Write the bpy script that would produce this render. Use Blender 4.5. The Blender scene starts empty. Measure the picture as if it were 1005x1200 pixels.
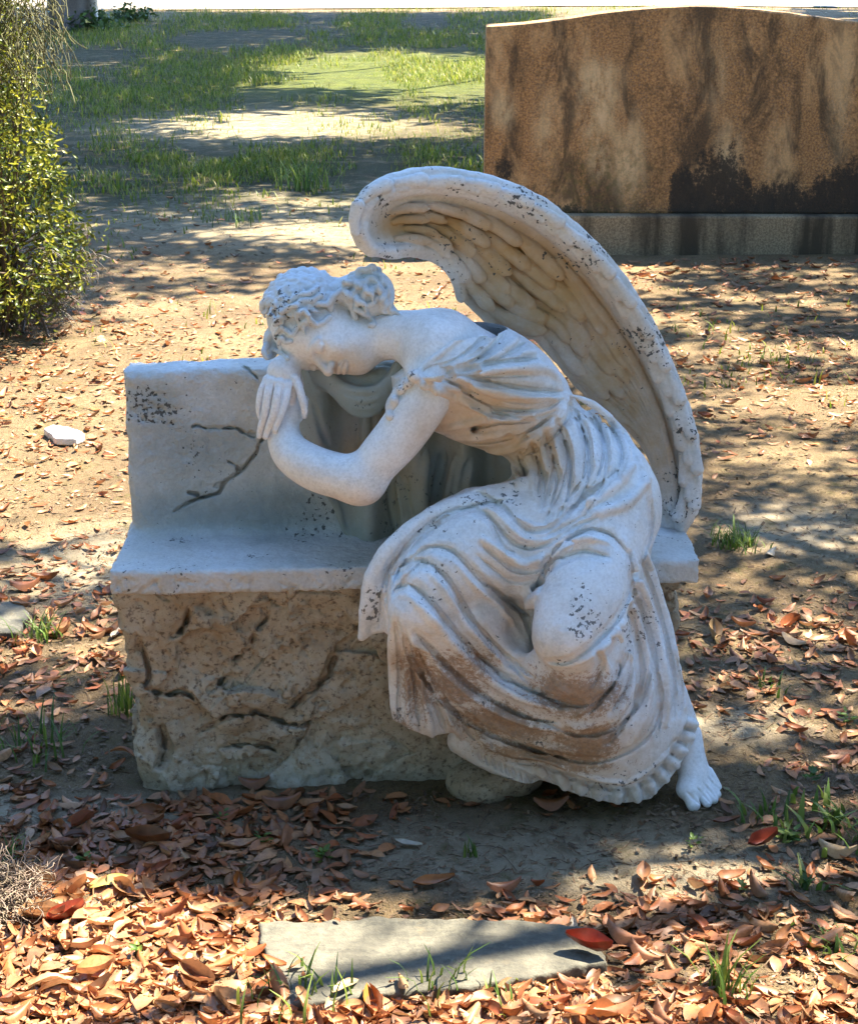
import bpy, math, random
import numpy as np
from mathutils import Vector, Matrix
R = math.radians
rnd = random.Random(7)
nrs = np.random.RandomState(11)
C = bpy.context.scene.collection

# ------------------------------------------------------------------ camera frame
F = 2000.0; PITCH = R(18.6); CAM = np.array([0.0, -3.39, 1.787])
FW = np.array([0, math.cos(PITCH), -math.sin(PITCH)]); UP = np.array([0, math.sin(PITCH), math.cos(PITCH)])
def ray(px, py):
    return np.array([(px - 502.5) / F, 0, 0]) + UP * ((600 - py) / F) + FW
def P(px, py, y):
    """the point at world depth y seen at photo position px, py"""
    d = ray(px, py); return CAM + d * ((y - CAM[1]) / d[1])
def G(px, py, z=0.0):
    d = ray(px, py); return CAM + d * ((z - CAM[2]) / d[2])

# ------------------------------------------------------------------ noise
class Noise:
    def __init__(s, seed, n=32):
        s.g = np.random.RandomState(seed).rand(n, n, n).astype(np.float32) * 2 - 1; s.n = n
    def __call__(s, x, y, z):
        n = s.n
        xi = np.floor(x); yi = np.floor(y); zi = np.floor(z)
        fx = (x - xi); fy = (y - yi); fz = (z - zi)
        fx = fx * fx * (3 - 2 * fx); fy = fy * fy * (3 - 2 * fy); fz = fz * fz * (3 - 2 * fz)
        xi = xi.astype(np.int64) % n; yi = yi.astype(np.int64) % n; zi = zi.astype(np.int64) % n
        x1 = (xi + 1) % n; y1 = (yi + 1) % n; z1 = (zi + 1) % n; g = s.g
        a = g[xi, yi, zi] * (1 - fx) + g[x1, yi, zi] * fx
        b = g[xi, y1, zi] * (1 - fx) + g[x1, y1, zi] * fx
        c = g[xi, yi, z1] * (1 - fx) + g[x1, yi, z1] * fx
        d = g[xi, y1, z1] * (1 - fx) + g[x1, y1, z1] * fx
        return (a * (1 - fy) + b * fy) * (1 - fz) + (c * (1 - fy) + d * fy) * fz
N1 = Noise(3); N2 = Noise(5)
def fbm(x, y, z, o=4, n=N1):
    s = 0; a = 1.0
    for i in range(o):
        s = s + a * n(x * 2 ** i + 7.3 * i, y * 2 ** i + 3.1 * i, z * 2 ** i + 1.7 * i); a *= .5
    return s

# ------------------------------------------------------------------ signed distance sculpting
def spline(pts, step=0.012):
    """Catmull-Rom through rows of any width (x, y, z, r ...)"""
    p = np.asarray(pts, float)
    if len(p) == 2: q = [p[0] + (p[1] - p[0]) * t for t in np.linspace(0, 1, max(2, int(np.linalg.norm((p[1] - p[0])[:3]) / step) + 1))]; return np.array(q)
    e = np.vstack([2 * p[0] - p[1], p, 2 * p[-1] - p[-2]]); out = []
    for i in range(1, len(e) - 2):
        a, b, c, d = e[i - 1], e[i], e[i + 1], e[i + 2]
        n = max(1, int(np.linalg.norm((c - b)[:3]) / step + .5))
        for k in range(n):
            t = k / n
            out.append(.5 * ((2 * b) + (c - a) * t + (2 * a - 5 * b + 4 * c - d) * t * t + (3 * b - a - 3 * c + d) * t ** 3))
    out.append(p[-1]); return np.array(out)

def smin(a, b, k):
    if k <= 0: return np.minimum(a, b)
    h = np.maximum(k - np.abs(a - b), 0) / k
    return np.minimum(a, b) - h * h * k * .25
def smax(a, b, k): return -smin(-a, -b, k)

class Field:
    def __init__(s, lo, hi, res):
        s.res = res; s.lo = np.array(lo, float)
        s.n = (np.ceil((np.array(hi) - s.lo) / res).astype(int) + 1)
        s.d = np.full(tuple(s.n), .06, np.float32)
    def box(s, lo, hi):
        a = np.clip(np.floor((np.asarray(lo) - s.lo) / s.res).astype(int), 0, s.n)
        b = np.clip(np.ceil((np.asarray(hi) - s.lo) / s.res).astype(int) + 1, 0, s.n)
        if np.any(b <= a): return None
        sl = tuple(slice(i, j) for i, j in zip(a, b))
        ax = [s.lo[i] + s.res * np.arange(a[i], b[i]) for i in range(3)]
        return sl, ax[0][:, None, None].astype(np.float32), ax[1][None, :, None].astype(np.float32), ax[2][None, None, :].astype(np.float32)
    def apply(s, lo, hi, fn, mode='add', k=0.0):
        m = max(k, .004) + 2 * s.res
        q = s.box(np.asarray(lo) - m, np.asarray(hi) + m)
        if q is None: return
        sl, x, y, z = q; v = fn(x, y, z)
        c = s.d[sl]
        if mode == 'add': c = smin(c, v, k)
        elif mode == 'cut': c = smax(c, -v, k)
        elif mode == 'and': c = smax(c, v, k)
        s.d[sl] = c
    def ell(s, c, r, axes=None, mode='add', k=0.0):
        c = np.asarray(c, float); r = np.asarray(r, float); A = np.eye(3) if axes is None else np.array(axes, float)
        e = np.sqrt(((A * r[:, None]) ** 2).sum(0))
        def fn(x, y, z):
            X, Y, Z = x - c[0], y - c[1], z - c[2]
            u = X * A[0, 0] + Y * A[0, 1] + Z * A[0, 2]; v = X * A[1, 0] + Y * A[1, 1] + Z * A[1, 2]; w = X * A[2, 0] + Y * A[2, 1] + Z * A[2, 2]
            k0 = np.sqrt((u / r[0]) ** 2 + (v / r[1]) ** 2 + (w / r[2]) ** 2); k1 = np.sqrt((u / r[0] ** 2) ** 2 + (v / r[1] ** 2) ** 2 + (w / r[2] ** 2) ** 2)
            return k0 * (k0 - 1) / (k1 + 1e-9)
        s.apply(c - e, c + e, fn, mode, k)
    def tube(s, pts, mode='add', k=0.0, smooth=True, flat=None, step=None):
        """rows x y z r; flat=(axis vector, factor): squash the section along an axis"""
        q = spline(pts, step or max(.008, s.res * 2.5)) if smooth and len(pts) > 2 else np.asarray(pts, float)
        m = k + 3 * s.res + .004
        lo = (q[:, :3] - q[:, 3:4]).min(0) - m; hi = (q[:, :3] + q[:, 3:4]).max(0) + m
        bx = s.box(lo, hi)
        if bx is None: return
        sl, x, y, z = bx
        off = np.array([t.start for t in sl]); tmp = np.full(s.d[sl].shape, .2, np.float32)
        for a, b in zip(q[:-1], q[1:]):
            rm = max(a[3], b[3])
            bb = s.box(np.minimum(a, b)[:3] - rm - m, np.maximum(a, b)[:3] + rm + m)
            if bb is None: continue
            s2, X, Y, Z = bb
            ba = (b - a)[:3]; L = float(ba @ ba) + 1e-12
            px, py, pz = X - a[0], Y - a[1], Z - a[2]
            t = np.clip((px * ba[0] + py * ba[1] + pz * ba[2]) / L, 0, 1)
            dx, dy, dz = px - t * ba[0], py - t * ba[1], pz - t * ba[2]
            if flat is not None:
                n, fac = flat; n = np.asarray(n, float)
                dn = dx * n[0] + dy * n[1] + dz * n[2]
                dd = np.sqrt(np.maximum(dx * dx + dy * dy + dz * dz + dn * dn * (fac * fac - 1), 0))
            else: dd = np.sqrt(dx * dx + dy * dy + dz * dz)
            v = dd - (a[3] + (b[3] - a[3]) * t)
            l = tuple(slice(u.start - o, u.stop - o) for u, o in zip(s2, off))
            l = tuple(slice(max(u.start, 0), min(u.stop, w)) for u, w in zip(l, tmp.shape))
            c = tuple(slice(u.start + o - w.start, u.stop + o - w.start) for u, o, w in zip(l, off, s2))
            tmp[l] = np.minimum(tmp[l], v[c])
        c = s.d[sl]
        s.d[sl] = smin(c, tmp, k) if mode == 'add' else smax(c, -tmp, k)
    def prism(s, poly, front, back, mode='add', k=.02, round_=.0, y0=None):
        """outline given as world x,z pairs; front / back are functions of (X, Z) or numbers giving world y"""
        poly = np.asarray(poly, float); fr = front if callable(front) else (lambda X, Z: front); bk = back if callable(back) else (lambda X, Z: back)
        lo2 = poly.min(0); hi2 = poly.max(0)
        def fn(x, y, z):
            X = x[:, 0, 0][:, None]; Z = z[0, 0, :][None, :]
            d2 = polysdf(poly, X, Z) + round_
            f = np.broadcast_to(fr(X, Z), d2.shape); b = np.broadcast_to(bk(X, Z), d2.shape)
            v = smax(f[:, None, :] - y, y - b[:, None, :], k)
            return (smax(v, np.broadcast_to(d2[:, None, :], v.shape), k)).astype(np.float32)
        ylo, yhi = y0 or (s.lo[1], s.lo[1] + s.n[1] * s.res)
        s.apply([lo2[0], ylo, lo2[1]], [hi2[0], yhi, hi2[1]], fn, mode, k)
    def sample(s, p):
        q = (np.asarray(p) - s.lo) / s.res; q = np.clip(q, 0, s.n - 1.001)
        i = q.astype(int); f = q - i; d = s.d; r = 0
        for a in (0, 1):
            for b in (0, 1):
                for c in (0, 1):
                    w = (f[..., 0] if a else 1 - f[..., 0]) * (f[..., 1] if b else 1 - f[..., 1]) * (f[..., 2] if c else 1 - f[..., 2])
                    r = r + w * d[i[..., 0] + a, i[..., 1] + b, i[..., 2] + c]
        return r
    def hit(s, px, py):
        """first surface point seen at a photo position; None where the ray misses"""
        d = ray(px, py); y = np.arange(s.lo[1], s.lo[1] + (s.n[1] - 1) * s.res, s.res * .7)
        p = CAM[None, :] + d[None, :] * ((y - CAM[1]) / d[1])[:, None]
        v = s.sample(p); k = np.nonzero(v < 0)[0]
        if len(k) == 0: return None
        k = k[0]
        if k == 0: return p[0]
        t = v[k - 1] / (v[k - 1] - v[k]); return p[k - 1] + (p[k] - p[k - 1]) * t
    def project(s, pts, smooth=True):
        """photo polyline (px, py[, r]) laid on the surface"""
        q = np.array([[a[0], a[1], 0] for a in pts], float)
        q = spline(q * .002, .012) / .002 if len(q) > 2 else q
        if len(q) == 2: q = np.array([q[0] + (q[1] - q[0]) * t for t in np.linspace(0, 1, 5)])
        out = []; last = None
        for a in q:
            h = s.hit(a[0], a[1])
            if h is None: 
                if last is None: continue
                h = P(a[0], a[1], last)
            if last is not None and abs(h[1] - last) > .03: h = P(a[0], a[1], last + math.copysign(.008, h[1] - last))
            last = h[1]; out.append(h)
        return np.array(out)
    def fold(s, pts, r, lift=0.0, mode='add', k=.006, taper=.35):
        """a ridge (add) or a crease (cut) following a photo line over the surface"""
        q = s.project(pts)
        if len(q) < 2: return
        n = len(q); t = np.linspace(0, 1, n)
        w = np.clip(np.minimum(t, 1 - t) / .18, 0, 1); w = taper + (1 - taper) * w * (2 - w)
        v = CAM - q; v /= np.linalg.norm(v, axis=1)[:, None]
        q = q + v * (lift * w)[:, None]
        s.tube(np.hstack([q, (r * w)[:, None]]), mode, k, smooth=False)
    def mesh(s, name, relax=1):
        d = s.d; ins = d < 0
        c = [ins[:-1, :-1, :-1], ins[1:, :-1, :-1], ins[:-1, 1:, :-1], ins[1:, 1:, :-1], ins[:-1, :-1, 1:], ins[1:, :-1, 1:], ins[:-1, 1:, 1:], ins[1:, 1:, 1:]]
        tot = sum(q.astype(np.int8) for q in c); act = (tot > 0) & (tot < 8)
        I = np.argwhere(act); idx = np.full(act.shape, -1, np.int64); idx[act] = np.arange(len(I))
        offs = np.array([[0, 0, 0], [1, 0, 0], [0, 1, 0], [1, 1, 0], [0, 0, 1], [1, 0, 1], [0, 1, 1], [1, 1, 1]])
        V = np.stack([d[I[:, 0] + o[0], I[:, 1] + o[1], I[:, 2] + o[2]] for o in offs], 1)
        acc = np.zeros((len(I), 3)); cnt = np.zeros(len(I))
        for a, b in [(0, 1), (2, 3), (4, 5), (6, 7), (0, 2), (1, 3), (4, 6), (5, 7), (0, 4), (1, 5), (2, 6), (3, 7)]:
            m = (V[:, a] < 0) != (V[:, b] < 0); t = V[:, a] / (V[:, a] - V[:, b] + 1e-12)
            acc += np.where(m[:, None], offs[a] + (offs[b] - offs[a]) * t[:, None], 0); cnt += m
        ver = s.lo + (I + acc / cnt[:, None]) * s.res
        fs = []
        for ax in range(3):
            o = [slice(None)] * 3; o2 = [slice(None)] * 3; o[ax] = slice(0, -1); o2[ax] = slice(1, None)
            A = ins[tuple(o)]; B = ins[tuple(o2)]; e = np.argwhere(A != B); u, w = (ax + 1) % 3, (ax + 2) % 3
            ok = (e[:, u] > 0) & (e[:, w] > 0) & (e[:, u] < s.n[u] - 1) & (e[:, w] < s.n[w] - 1); e = e[ok]
            fl = A[e[:, 0], e[:, 1], e[:, 2]]
            q = []
            for du, dw in ((1, 1), (0, 1), (0, 0), (1, 0)):
                t = e.copy(); t[:, u] -= du; t[:, w] -= dw; q.append(idx[t[:, 0], t[:, 1], t[:, 2]])
            q = np.stack(q, 1); q[~fl] = q[~fl][:, ::-1]; fs.append(q)
        fs = np.vstack(fs); fs = fs[(fs >= 0).all(1)]
        for _ in range(relax):
            a = np.zeros_like(ver); n = np.zeros(len(ver))
            for i in range(4):
                j = (i + 1) % 4
                for k_ in range(3):
                    a[:, k_] += np.bincount(fs[:, i], ver[fs[:, j], k_], len(ver)) + np.bincount(fs[:, j], ver[fs[:, i], k_], len(ver))
                n += np.bincount(fs[:, i], minlength=len(ver)) + np.bincount(fs[:, j], minlength=len(ver))
            ver = ver * .7 + .3 * a / np.maximum(n, 1)[:, None]
        return pymesh(name, ver, fs)
def polysdf(poly, X, Z):
    d = None; sgn = None
    n = len(poly); X, Z = np.broadcast_arrays(X, Z); inside = np.zeros(X.shape, bool); best = np.full(X.shape, 1e9)
    for i in range(n):
        a = poly[i]; b = poly[i - 1]; e = b - a; wx = X - a[0]; wz = Z - a[1]
        t = np.clip((wx * e[0] + wz * e[1]) / (e @ e + 1e-12), 0, 1)
        best = np.minimum(best, (wx - t * e[0]) ** 2 + (wz - t * e[1]) ** 2)
        cnd = ((a[1] > Z) != (b[1] > Z)) & (X < (b[0] - a[0]) * (Z - a[1]) / (b[1] - a[1] + 1e-12) + a[0])
        inside ^= cnd
    return np.where(inside, -1, 1) * np.sqrt(best)
def pymesh(name, ver, fs, smooth=True, mats=None):
    me = bpy.data.meshes.new(name); ver = np.asarray(ver, np.float32); fs = np.asarray(fs, np.int32); nf, w = fs.shape
    me.vertices.add(len(ver)); me.vertices.foreach_set('co', ver.ravel())
    me.loops.add(nf * w); me.loops.foreach_set('vertex_index', fs.ravel())
    me.polygons.add(nf); me.polygons.foreach_set('loop_start', np.arange(0, nf * w, w, dtype=np.int32)); me.polygons.foreach_set('loop_total', np.full(nf, w, np.int32))
    me.update(calc_edges=True); me.polygons.foreach_set('use_smooth', np.full(nf, smooth)); me.update()
    return me
def tps(ctrl, y):
    """thin-plate surface: photo control points (px, py, depth) -> depth as a function of world X, Z (points taken at their own depth)"""
    W = np.array([P(a, b, c) for a, b, c in ctrl]); xz = W[:, [0, 2]]; v = W[:, 1]; n = len(v)
    def U(r2): return r2 * np.log(r2 + 1e-9)
    K = U(((xz[:, None] - xz[None]) ** 2).sum(-1)) + np.eye(n) * 2e-3
    Q = np.hstack([np.ones((n, 1)), xz]); M = np.block([[K, Q], [Q.T, np.zeros((3, 3))]])
    w = np.linalg.solve(M, np.concatenate([v, np.zeros(3)]))
    def f(X, Z):
        r = w[n] + w[n + 1] * X + w[n + 2] * Z
        for i in range(n): r = r + w[i] * U((X - xz[i, 0]) ** 2 + (Z - xz[i, 1]) ** 2)
        return r
    return f
def poly_at(pts, y):
    out = []
    for a in pts:
        p = P(a[0], a[1], a[2] if len(a) > 2 else y); out.append((p[0], p[2]))
    q = np.array(out); q3 = np.hstack([q, np.zeros((len(q), 1))]); q3 = np.vstack([q3, q3[:1]])
    return q3[:-1, :2]
def obj(name, me, mat, parent=None, **kw):
    o = bpy.data.objects.new(name, me); C.objects.link(o)
    if mat: me.materials.clear(); me.materials.append(mat)
    if parent is not None: o.parent = parent; o.matrix_parent_inverse = Matrix.Translation(-Vector(parent.location)) if tuple(parent.location) != (0, 0, 0) else Matrix()
    for k, v in kw.items(): o[k] = v
    return o
def empty(name, loc, **kw):
    o = bpy.data.objects.new(name, None); C.objects.link(o); o.location = loc; o.empty_display_size = .1
    for k, v in kw.items(): o[k] = v
    return o
# ------------------------------------------------------------------ materials
def newmat(name):
    m = bpy.data.materials.new(name); m.use_nodes = True; nt = m.node_tree
    for n in list(nt.nodes): nt.nodes.remove(n)
    o = nt.nodes.new('ShaderNodeOutputMaterial'); b = nt.nodes.new('ShaderNodeBsdfPrincipled'); nt.links.new(b.outputs[0], o.inputs[0])
    return m, nt, b
class NT:
    def __init__(s, nt): s.nt = nt
    def n(s, t, **kw):
        x = s.nt.nodes.new(t)
        for k, v in kw.items():
            if k.startswith('i_'): x.inputs[int(k[2:]) if k[2:].isdigit() else k[2:]].default_value = v
            else: setattr(x, k, v)
        return x
    def l(s, a, b): s.nt.links.new(a, b)
    def co(s, gen='Object'): return s.n('ShaderNodeTexCoord').outputs[gen]
    def pos(s): return s.n('ShaderNodeNewGeometry').outputs['Position']
    def noise(s, vec, scale, detail=4, rough=.5, dist=0):
        x = s.n('ShaderNodeTexNoise'); x.inputs['Scale'].default_value = scale; x.inputs['Detail'].default_value = detail; x.inputs['Roughness'].default_value = rough; x.inputs['Distortion'].default_value = dist
        s.l(vec, x.inputs['Vector']); return x.outputs[0]
    def vor(s, vec, scale, feature='F1'):
        x = s.n('ShaderNodeTexVoronoi', feature=feature); x.inputs['Scale'].default_value = scale; s.l(vec, x.inputs['Vector']); return x
    def ramp(s, v, stops, interp='LINEAR'):
        r = s.n('ShaderNodeValToRGB'); r.color_ramp.interpolation = interp; e = r.color_ramp.elements
        while len(e) < len(stops): e.new(.5)
        for i, (p, c) in enumerate(stops): e[i].position = p; e[i].color = (c, c, c, 1) if isinstance(c, (int, float)) else (*c, 1)
        s.l(v, r.inputs[0]); return r.outputs[0]
    def mix(s, f, a, b, mode='MIX'):
        m = s.n('ShaderNodeMix', data_type='RGBA', blend_type=mode)
        for k, v in ((0, f), (6, a), (7, b)):
            if isinstance(v, (int, float)): m.inputs[k].default_value = v
            elif isinstance(v, tuple): m.inputs[k].default_value = (*v, 1)
            else: s.l(v, m.inputs[k])
        return m.outputs[2]
    def math(s, op, a, b=0.0, c=None):
        m = s.n('ShaderNodeMath', operation=op)
        for k, v in ((0, a), (1, b), (2, c)):
            if v is None: continue
            if isinstance(v, (int, float)): m.inputs[k].default_value = v
            else: s.l(v, m.inputs[k])
        return m.outputs[0]
    def bump(s, h, strength, dist, normal=None):
        b = s.n('ShaderNodeBump'); b.inputs['Strength'].default_value = strength; b.inputs['Distance'].default_value = dist; s.l(h, b.inputs['Height'])
        if normal is not None: s.l(normal, b.inputs['Normal'])
        return b.outputs[0]
    def blob(s, pos, c, r, soft=.5):
        """1 inside an ellipsoid around c, fading to 0 at its edge"""
        m = s.n('ShaderNodeMapping', vector_type='POINT'); s.l(pos, m.inputs[0])
        m.inputs['Location'].default_value = tuple(-a / b for a, b in zip(c, r)); m.inputs['Scale'].default_value = tuple(1 / b for b in r)
        l = s.n('ShaderNodeVectorMath', operation='LENGTH'); s.l(m.outputs[0], l.inputs[0])
        x = s.n('ShaderNodeMapRange', interpolation_type='SMOOTHSTEP'); s.l(l.outputs['Value'], x.inputs[0])
        x.inputs[1].default_value = 1 + soft; x.inputs[2].default_value = 1 - soft; x.inputs[3].default_value = 0; x.inputs[4].default_value = 1
        return x.outputs[0]

def marble(name, base=(.76, .785, .80), warm=(.56, .47, .34), stain=(.15, .075, .025), flakes=.5, stains=(), tones=(), chips=(), tone=(.50, .335, .165), warmth=.45, grit=.3, streak=False):
    """painted cast stone: pale coat, ochre toning that also paints in warm bounce light, flaked specks, rusty dirt patches at given places"""
    m, nt, b = newmat(name); q = NT(nt); pos = q.pos()
    big = q.noise(pos, 5.5, 5, .6); mid = q.noise(pos, 22, 6, .6); fine = q.noise(pos, 160, 3, .6)
    col = q.mix(q.math('MULTIPLY', q.ramp(big, [(.38, 0), (.66, 1)]), warmth), base, warm)
    col = q.mix(q.math('MULTIPLY', q.ramp(mid, [(.45, 0), (.75, 1)]), .35), col, tuple(c * .72 for c in base))
    col = q.mix(q.math('MULTIPLY', q.ramp(q.noise(pos, 13, 6, .75), [(.50, 0), (.68, 1)]), .38), col, (.36, .39, .38))
    col = q.mix(q.ramp(fine, [(.3, .24), (.6, 0)]), col, (.25, .24, .22))
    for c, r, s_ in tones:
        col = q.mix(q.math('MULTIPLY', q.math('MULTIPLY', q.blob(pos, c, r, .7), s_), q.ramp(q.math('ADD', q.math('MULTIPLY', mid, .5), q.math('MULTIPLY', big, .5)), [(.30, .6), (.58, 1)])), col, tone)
    sm = None
    for c, r, s_ in stains:
        v = q.math('MULTIPLY', q.blob(pos, c, r, .95), s_); sm = v if sm is None else q.math('MAXIMUM', sm, v)
    if sm is not None:
        gr = q.math('ADD', q.math('MULTIPLY', q.noise(pos, 80, 5, .9), .72), q.math('MULTIPLY', q.noise(pos, 14, 6, .8), .28))
        th = q.math('ADD', q.math('MULTIPLY', sm, .275), gr)
        mask = q.ramp(th, [(.63, 0), (.67, .75), (.84, .95)])
        sm_ = 0; sc = q.mix(q.ramp(q.noise(pos, 95, 4, .7), [(.38, 0), (.62, 1)]), stain, tuple(min(1, c * 2.0) for c in stain))
        col = q.mix(q.math('MULTIPLY', mask, .88), col, sc)
    # flaked paint: small dark chips gathered in patches
    patch = q.noise(pos, 8, 3, .6)
    for c, r, s_ in chips: patch = q.math('ADD', patch, q.math('MULTIPLY', q.blob(pos, c, r, .6), s_))
    patch = q.ramp(patch, [(.53, 0), (.70, 1)])
    chip = q.math('ADD', q.noise(pos, 95, 3, .6), q.math('MULTIPLY', patch, .15))
    chip = q.ramp(chip, [(.70, 0), (.715, flakes)])
    col = q.mix(chip, col, (.055, .06, .06))
    q.l(col, b.inputs['Base Color']); b.inputs['Roughness'].default_value = .62; b.inputs['Specular IOR Level'].default_value = .35
    h = q.math('ADD', q.math('MULTIPLY', q.noise(pos, 48, 6, .72), 1.0), q.math('MULTIPLY', chip, -.35))
    q.l(q.bump(h, grit, .010), b.inputs['Normal'])
    return m
# ------------------------------------------------------------------ the seated angel on her bench
def T(*rows):      # photo rows (px, py, depth, radius) -> world rows
    return [tuple(P(a, b, c)) + (r,) for a, b, c, r in rows]
SLOPE = .058
def bx(X): return SLOPE * (X + .70)

def W_(a, b, y): return tuple(P(a, b, y))
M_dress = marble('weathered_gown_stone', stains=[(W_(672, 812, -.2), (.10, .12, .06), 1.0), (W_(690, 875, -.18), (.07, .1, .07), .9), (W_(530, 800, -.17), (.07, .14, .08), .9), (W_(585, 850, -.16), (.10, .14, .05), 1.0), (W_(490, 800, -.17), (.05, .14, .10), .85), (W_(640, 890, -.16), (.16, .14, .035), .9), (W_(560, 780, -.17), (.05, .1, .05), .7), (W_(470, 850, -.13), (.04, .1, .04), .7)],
                 tones=[(W_(560, 490, .0), (.13, .2, .10), .75), (W_(600, 525, .05), (.10, .2, .05), .7), (W_(620, 560, .0), (.09, .2, .08), .45), (W_(590, 750, -.1), (.10, .2, .06), .35), (W_(560, 860, -.1), (.25, .2, .10), .55), (W_(700, 860, -.1), (.16, .2, .14), .40), (W_(480, 770, -.15), (.06, .1, .06), .4)], warmth=.32, flakes=.85, chips=[(W_(686, 720, -.25), (.035, .1, .055), .3), (W_(436, 705, -.12), (.02, .1, .05), .25), (W_(470, 440, -.03), (.03, .1, .03), .3), (W_(530, 465, -.03), (.06, .1, .03), .15), (W_(740, 910, -.14), (.10, .1, .04), .12), (W_(525, 660, -.13), (.03, .1, .02), .15)])  # bodice underside tones: stain plus warm ground bounce painted in
M_skin = marble('smooth_pale_stone', tones=[(W_(400, 430, .08), (.09, .12, .035), .6), (W_(430, 590, -.03), (.10, .1, .03), .4), (W_(505, 520, -.02), (.05, .1, .08), .45)], base=(.80, .82, .84), warm=(.64, .56, .45), warmth=.25, grit=.22, flakes=.12)
M_hair = marble('hair_stone', base=(.60, .66, .70), warm=(.50, .46, .42), warmth=.25, flakes=.9)
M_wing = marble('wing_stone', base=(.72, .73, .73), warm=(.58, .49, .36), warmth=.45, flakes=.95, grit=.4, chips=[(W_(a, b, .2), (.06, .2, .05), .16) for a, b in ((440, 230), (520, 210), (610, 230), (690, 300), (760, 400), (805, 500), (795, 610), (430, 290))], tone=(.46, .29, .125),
                tones=[(W_(a, b, y), (rx * 1.1, .2, rz * 1.1), min(1, s_ * 1.15)) for a, b, y, rx, rz, s_ in ((470, 262, .2, .055, .030, .9), (530, 270, .25, .08, .045, .9), (590, 300, .29, .09, .07, .9), (650, 345, .31, .09, .09, .85), (700, 410, .32, .08, .10, .8), (740, 470, .31, .07, .10, .7), (765, 540, .29, .05, .10, .6), (600, 370, .3, .08, .06, .6), (560, 340, .3, .05, .04, .6))])  # tones in the wing hollow mix stain with painted warm bounce light
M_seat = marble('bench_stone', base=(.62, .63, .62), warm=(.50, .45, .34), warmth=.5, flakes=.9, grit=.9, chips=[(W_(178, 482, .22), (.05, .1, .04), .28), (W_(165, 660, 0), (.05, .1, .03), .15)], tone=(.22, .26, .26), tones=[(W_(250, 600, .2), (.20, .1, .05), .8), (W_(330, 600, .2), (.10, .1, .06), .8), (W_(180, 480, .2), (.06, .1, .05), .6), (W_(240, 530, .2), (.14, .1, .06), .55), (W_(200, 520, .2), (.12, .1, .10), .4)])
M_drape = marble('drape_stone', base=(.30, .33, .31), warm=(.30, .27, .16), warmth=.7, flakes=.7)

statue = empty('angel_statue', (0, .1, 0), label='pale stone weeping angel slumped over the left back of her stone bench', category='statue')

# ---- bench: seat slab and back
bf = Field([-.70, -.07, .44], [.61, .42, .935], .0026)
XL, XR = -.672, .578
def rect(x0, x1, z0, z1): return [(x0, z0), (x1, z0), (x1, z1), (x0, z1)]
bf.prism(rect(XL, XR, .468, .522), lambda X, Z: -.03 + bx(X), lambda X, Z: .37 + bx(X), k=.012)
backtop = [(XL + .005, .48)] + [(x, .884 + .010 * math.sin((x + .67) * 5)) for x in np.linspace(XL + .003, .20, 14)] + [(.21, .48)]
bf.prism(backtop, lambda X, Z: .212 + .03 * np.clip((Z - .52) / .36, 0, 1) + bx(X) * .3, lambda X, Z: .36 + bx(X) * .3, k=.028)
def rough(f, amp, sc, seed=0):
    near = np.nonzero(np.abs(f.d) < .012); x, y, z = [(f.lo[i] + f.res * near[i]).astype(np.float32) for i in range(3)]
    f.d[near] += fbm(x * sc + seed, y * sc + seed, z * sc, 4).astype(np.float32) * amp
rough(bf, .0022, 18); rough(bf, .0016, 60, 9)
def jagged(f, pts, jit, step=7):
    out = []
    for (a, b), (c, d) in zip(pts[:-1], pts[1:]):
        n = max(1, int(math.hypot(c - a, d - b) / step))
        out += [(a + (c - a) * k / n + rnd.uniform(-jit, jit), b + (d - b) * k / n + rnd.uniform(-jit, jit)) for k in range(n)]
    out.append(pts[-1]); q_ = []
    for a, b in out:
        h = f.hit(a, b)
        if h is not None: q_.append(h)
    return np.array(q_)
for pts, r in [([(240, 502), (262, 502), (280, 503), (294, 511), (303, 519)], .0035), ([(306, 517), (300, 530), (292, 540), (284, 552), (266, 563), (256, 577), (238, 583), (222, 588), (203, 600)], .0058),
               ([(283, 428), (292, 434), (303, 446)], .003), ([(306, 505), (297, 508), (289, 508)], .010), ([(304, 519), (298, 533), (293, 541)], .009),
               ([(262, 563), (250, 570)], .008), ([(284, 552), (276, 545), (268, 541)], .003), ([(238, 583), (230, 578), (221, 577)], .003), ([(303, 519), (309, 512), (312, 505)], .005), ([(240, 502), (232, 498), (226, 500)], .003)]:
    bf.fold([(a + rnd.uniform(-1.5, 1.5), b + rnd.uniform(-1.5, 1.5)) for a, b in pts], r * .75, -r * .5, 'cut', .002, .3)
    if r < .0085 and len(pts) > 2:
        base_ = jagged(bf, pts, 1.5, 5); m_ = len(base_)
        if m_ < 2: continue
        wr = np.clip(.0024 + .0012 * np.array([rnd.gauss(0, 1) for _ in range(m_)]), .0011, .0044) * np.clip(np.minimum(np.arange(m_) + 1, m_ - np.arange(m_)) / (m_ * .35), .35, 1); vv = CAM - base_; vv /= np.linalg.norm(vv, axis=1)[:, None]
        for dd in (.001, .004, .008, .012): bf.tube(np.hstack([base_ - vv * dd, (wr * (1.5 if dd < .002 else 1))[:, None]]), 'cut', .0012, smooth=False)
for i in range(26):        # chipped patch
    a, b = rnd.gauss(178, 15), rnd.gauss(482, 10)
    bf.fold([(a, b), (a + rnd.uniform(-10, 10), b + rnd.uniform(-6, 6))], rnd.uniform(.002, .0045), 0, 'cut', .002, .5)
for i in range(50):        # worn nose of the slab
    a = rnd.uniform(132, 420); bf.fold([(a, rnd.uniform(676, 700)), (a + rnd.uniform(2, 14), rnd.uniform(676, 700))], rnd.uniform(.002, .004), .0, 'cut', .004, .5)
obj('bench_back_and_seat', bf.mesh('bench_back_and_seat'), M_seat, statue)

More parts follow.
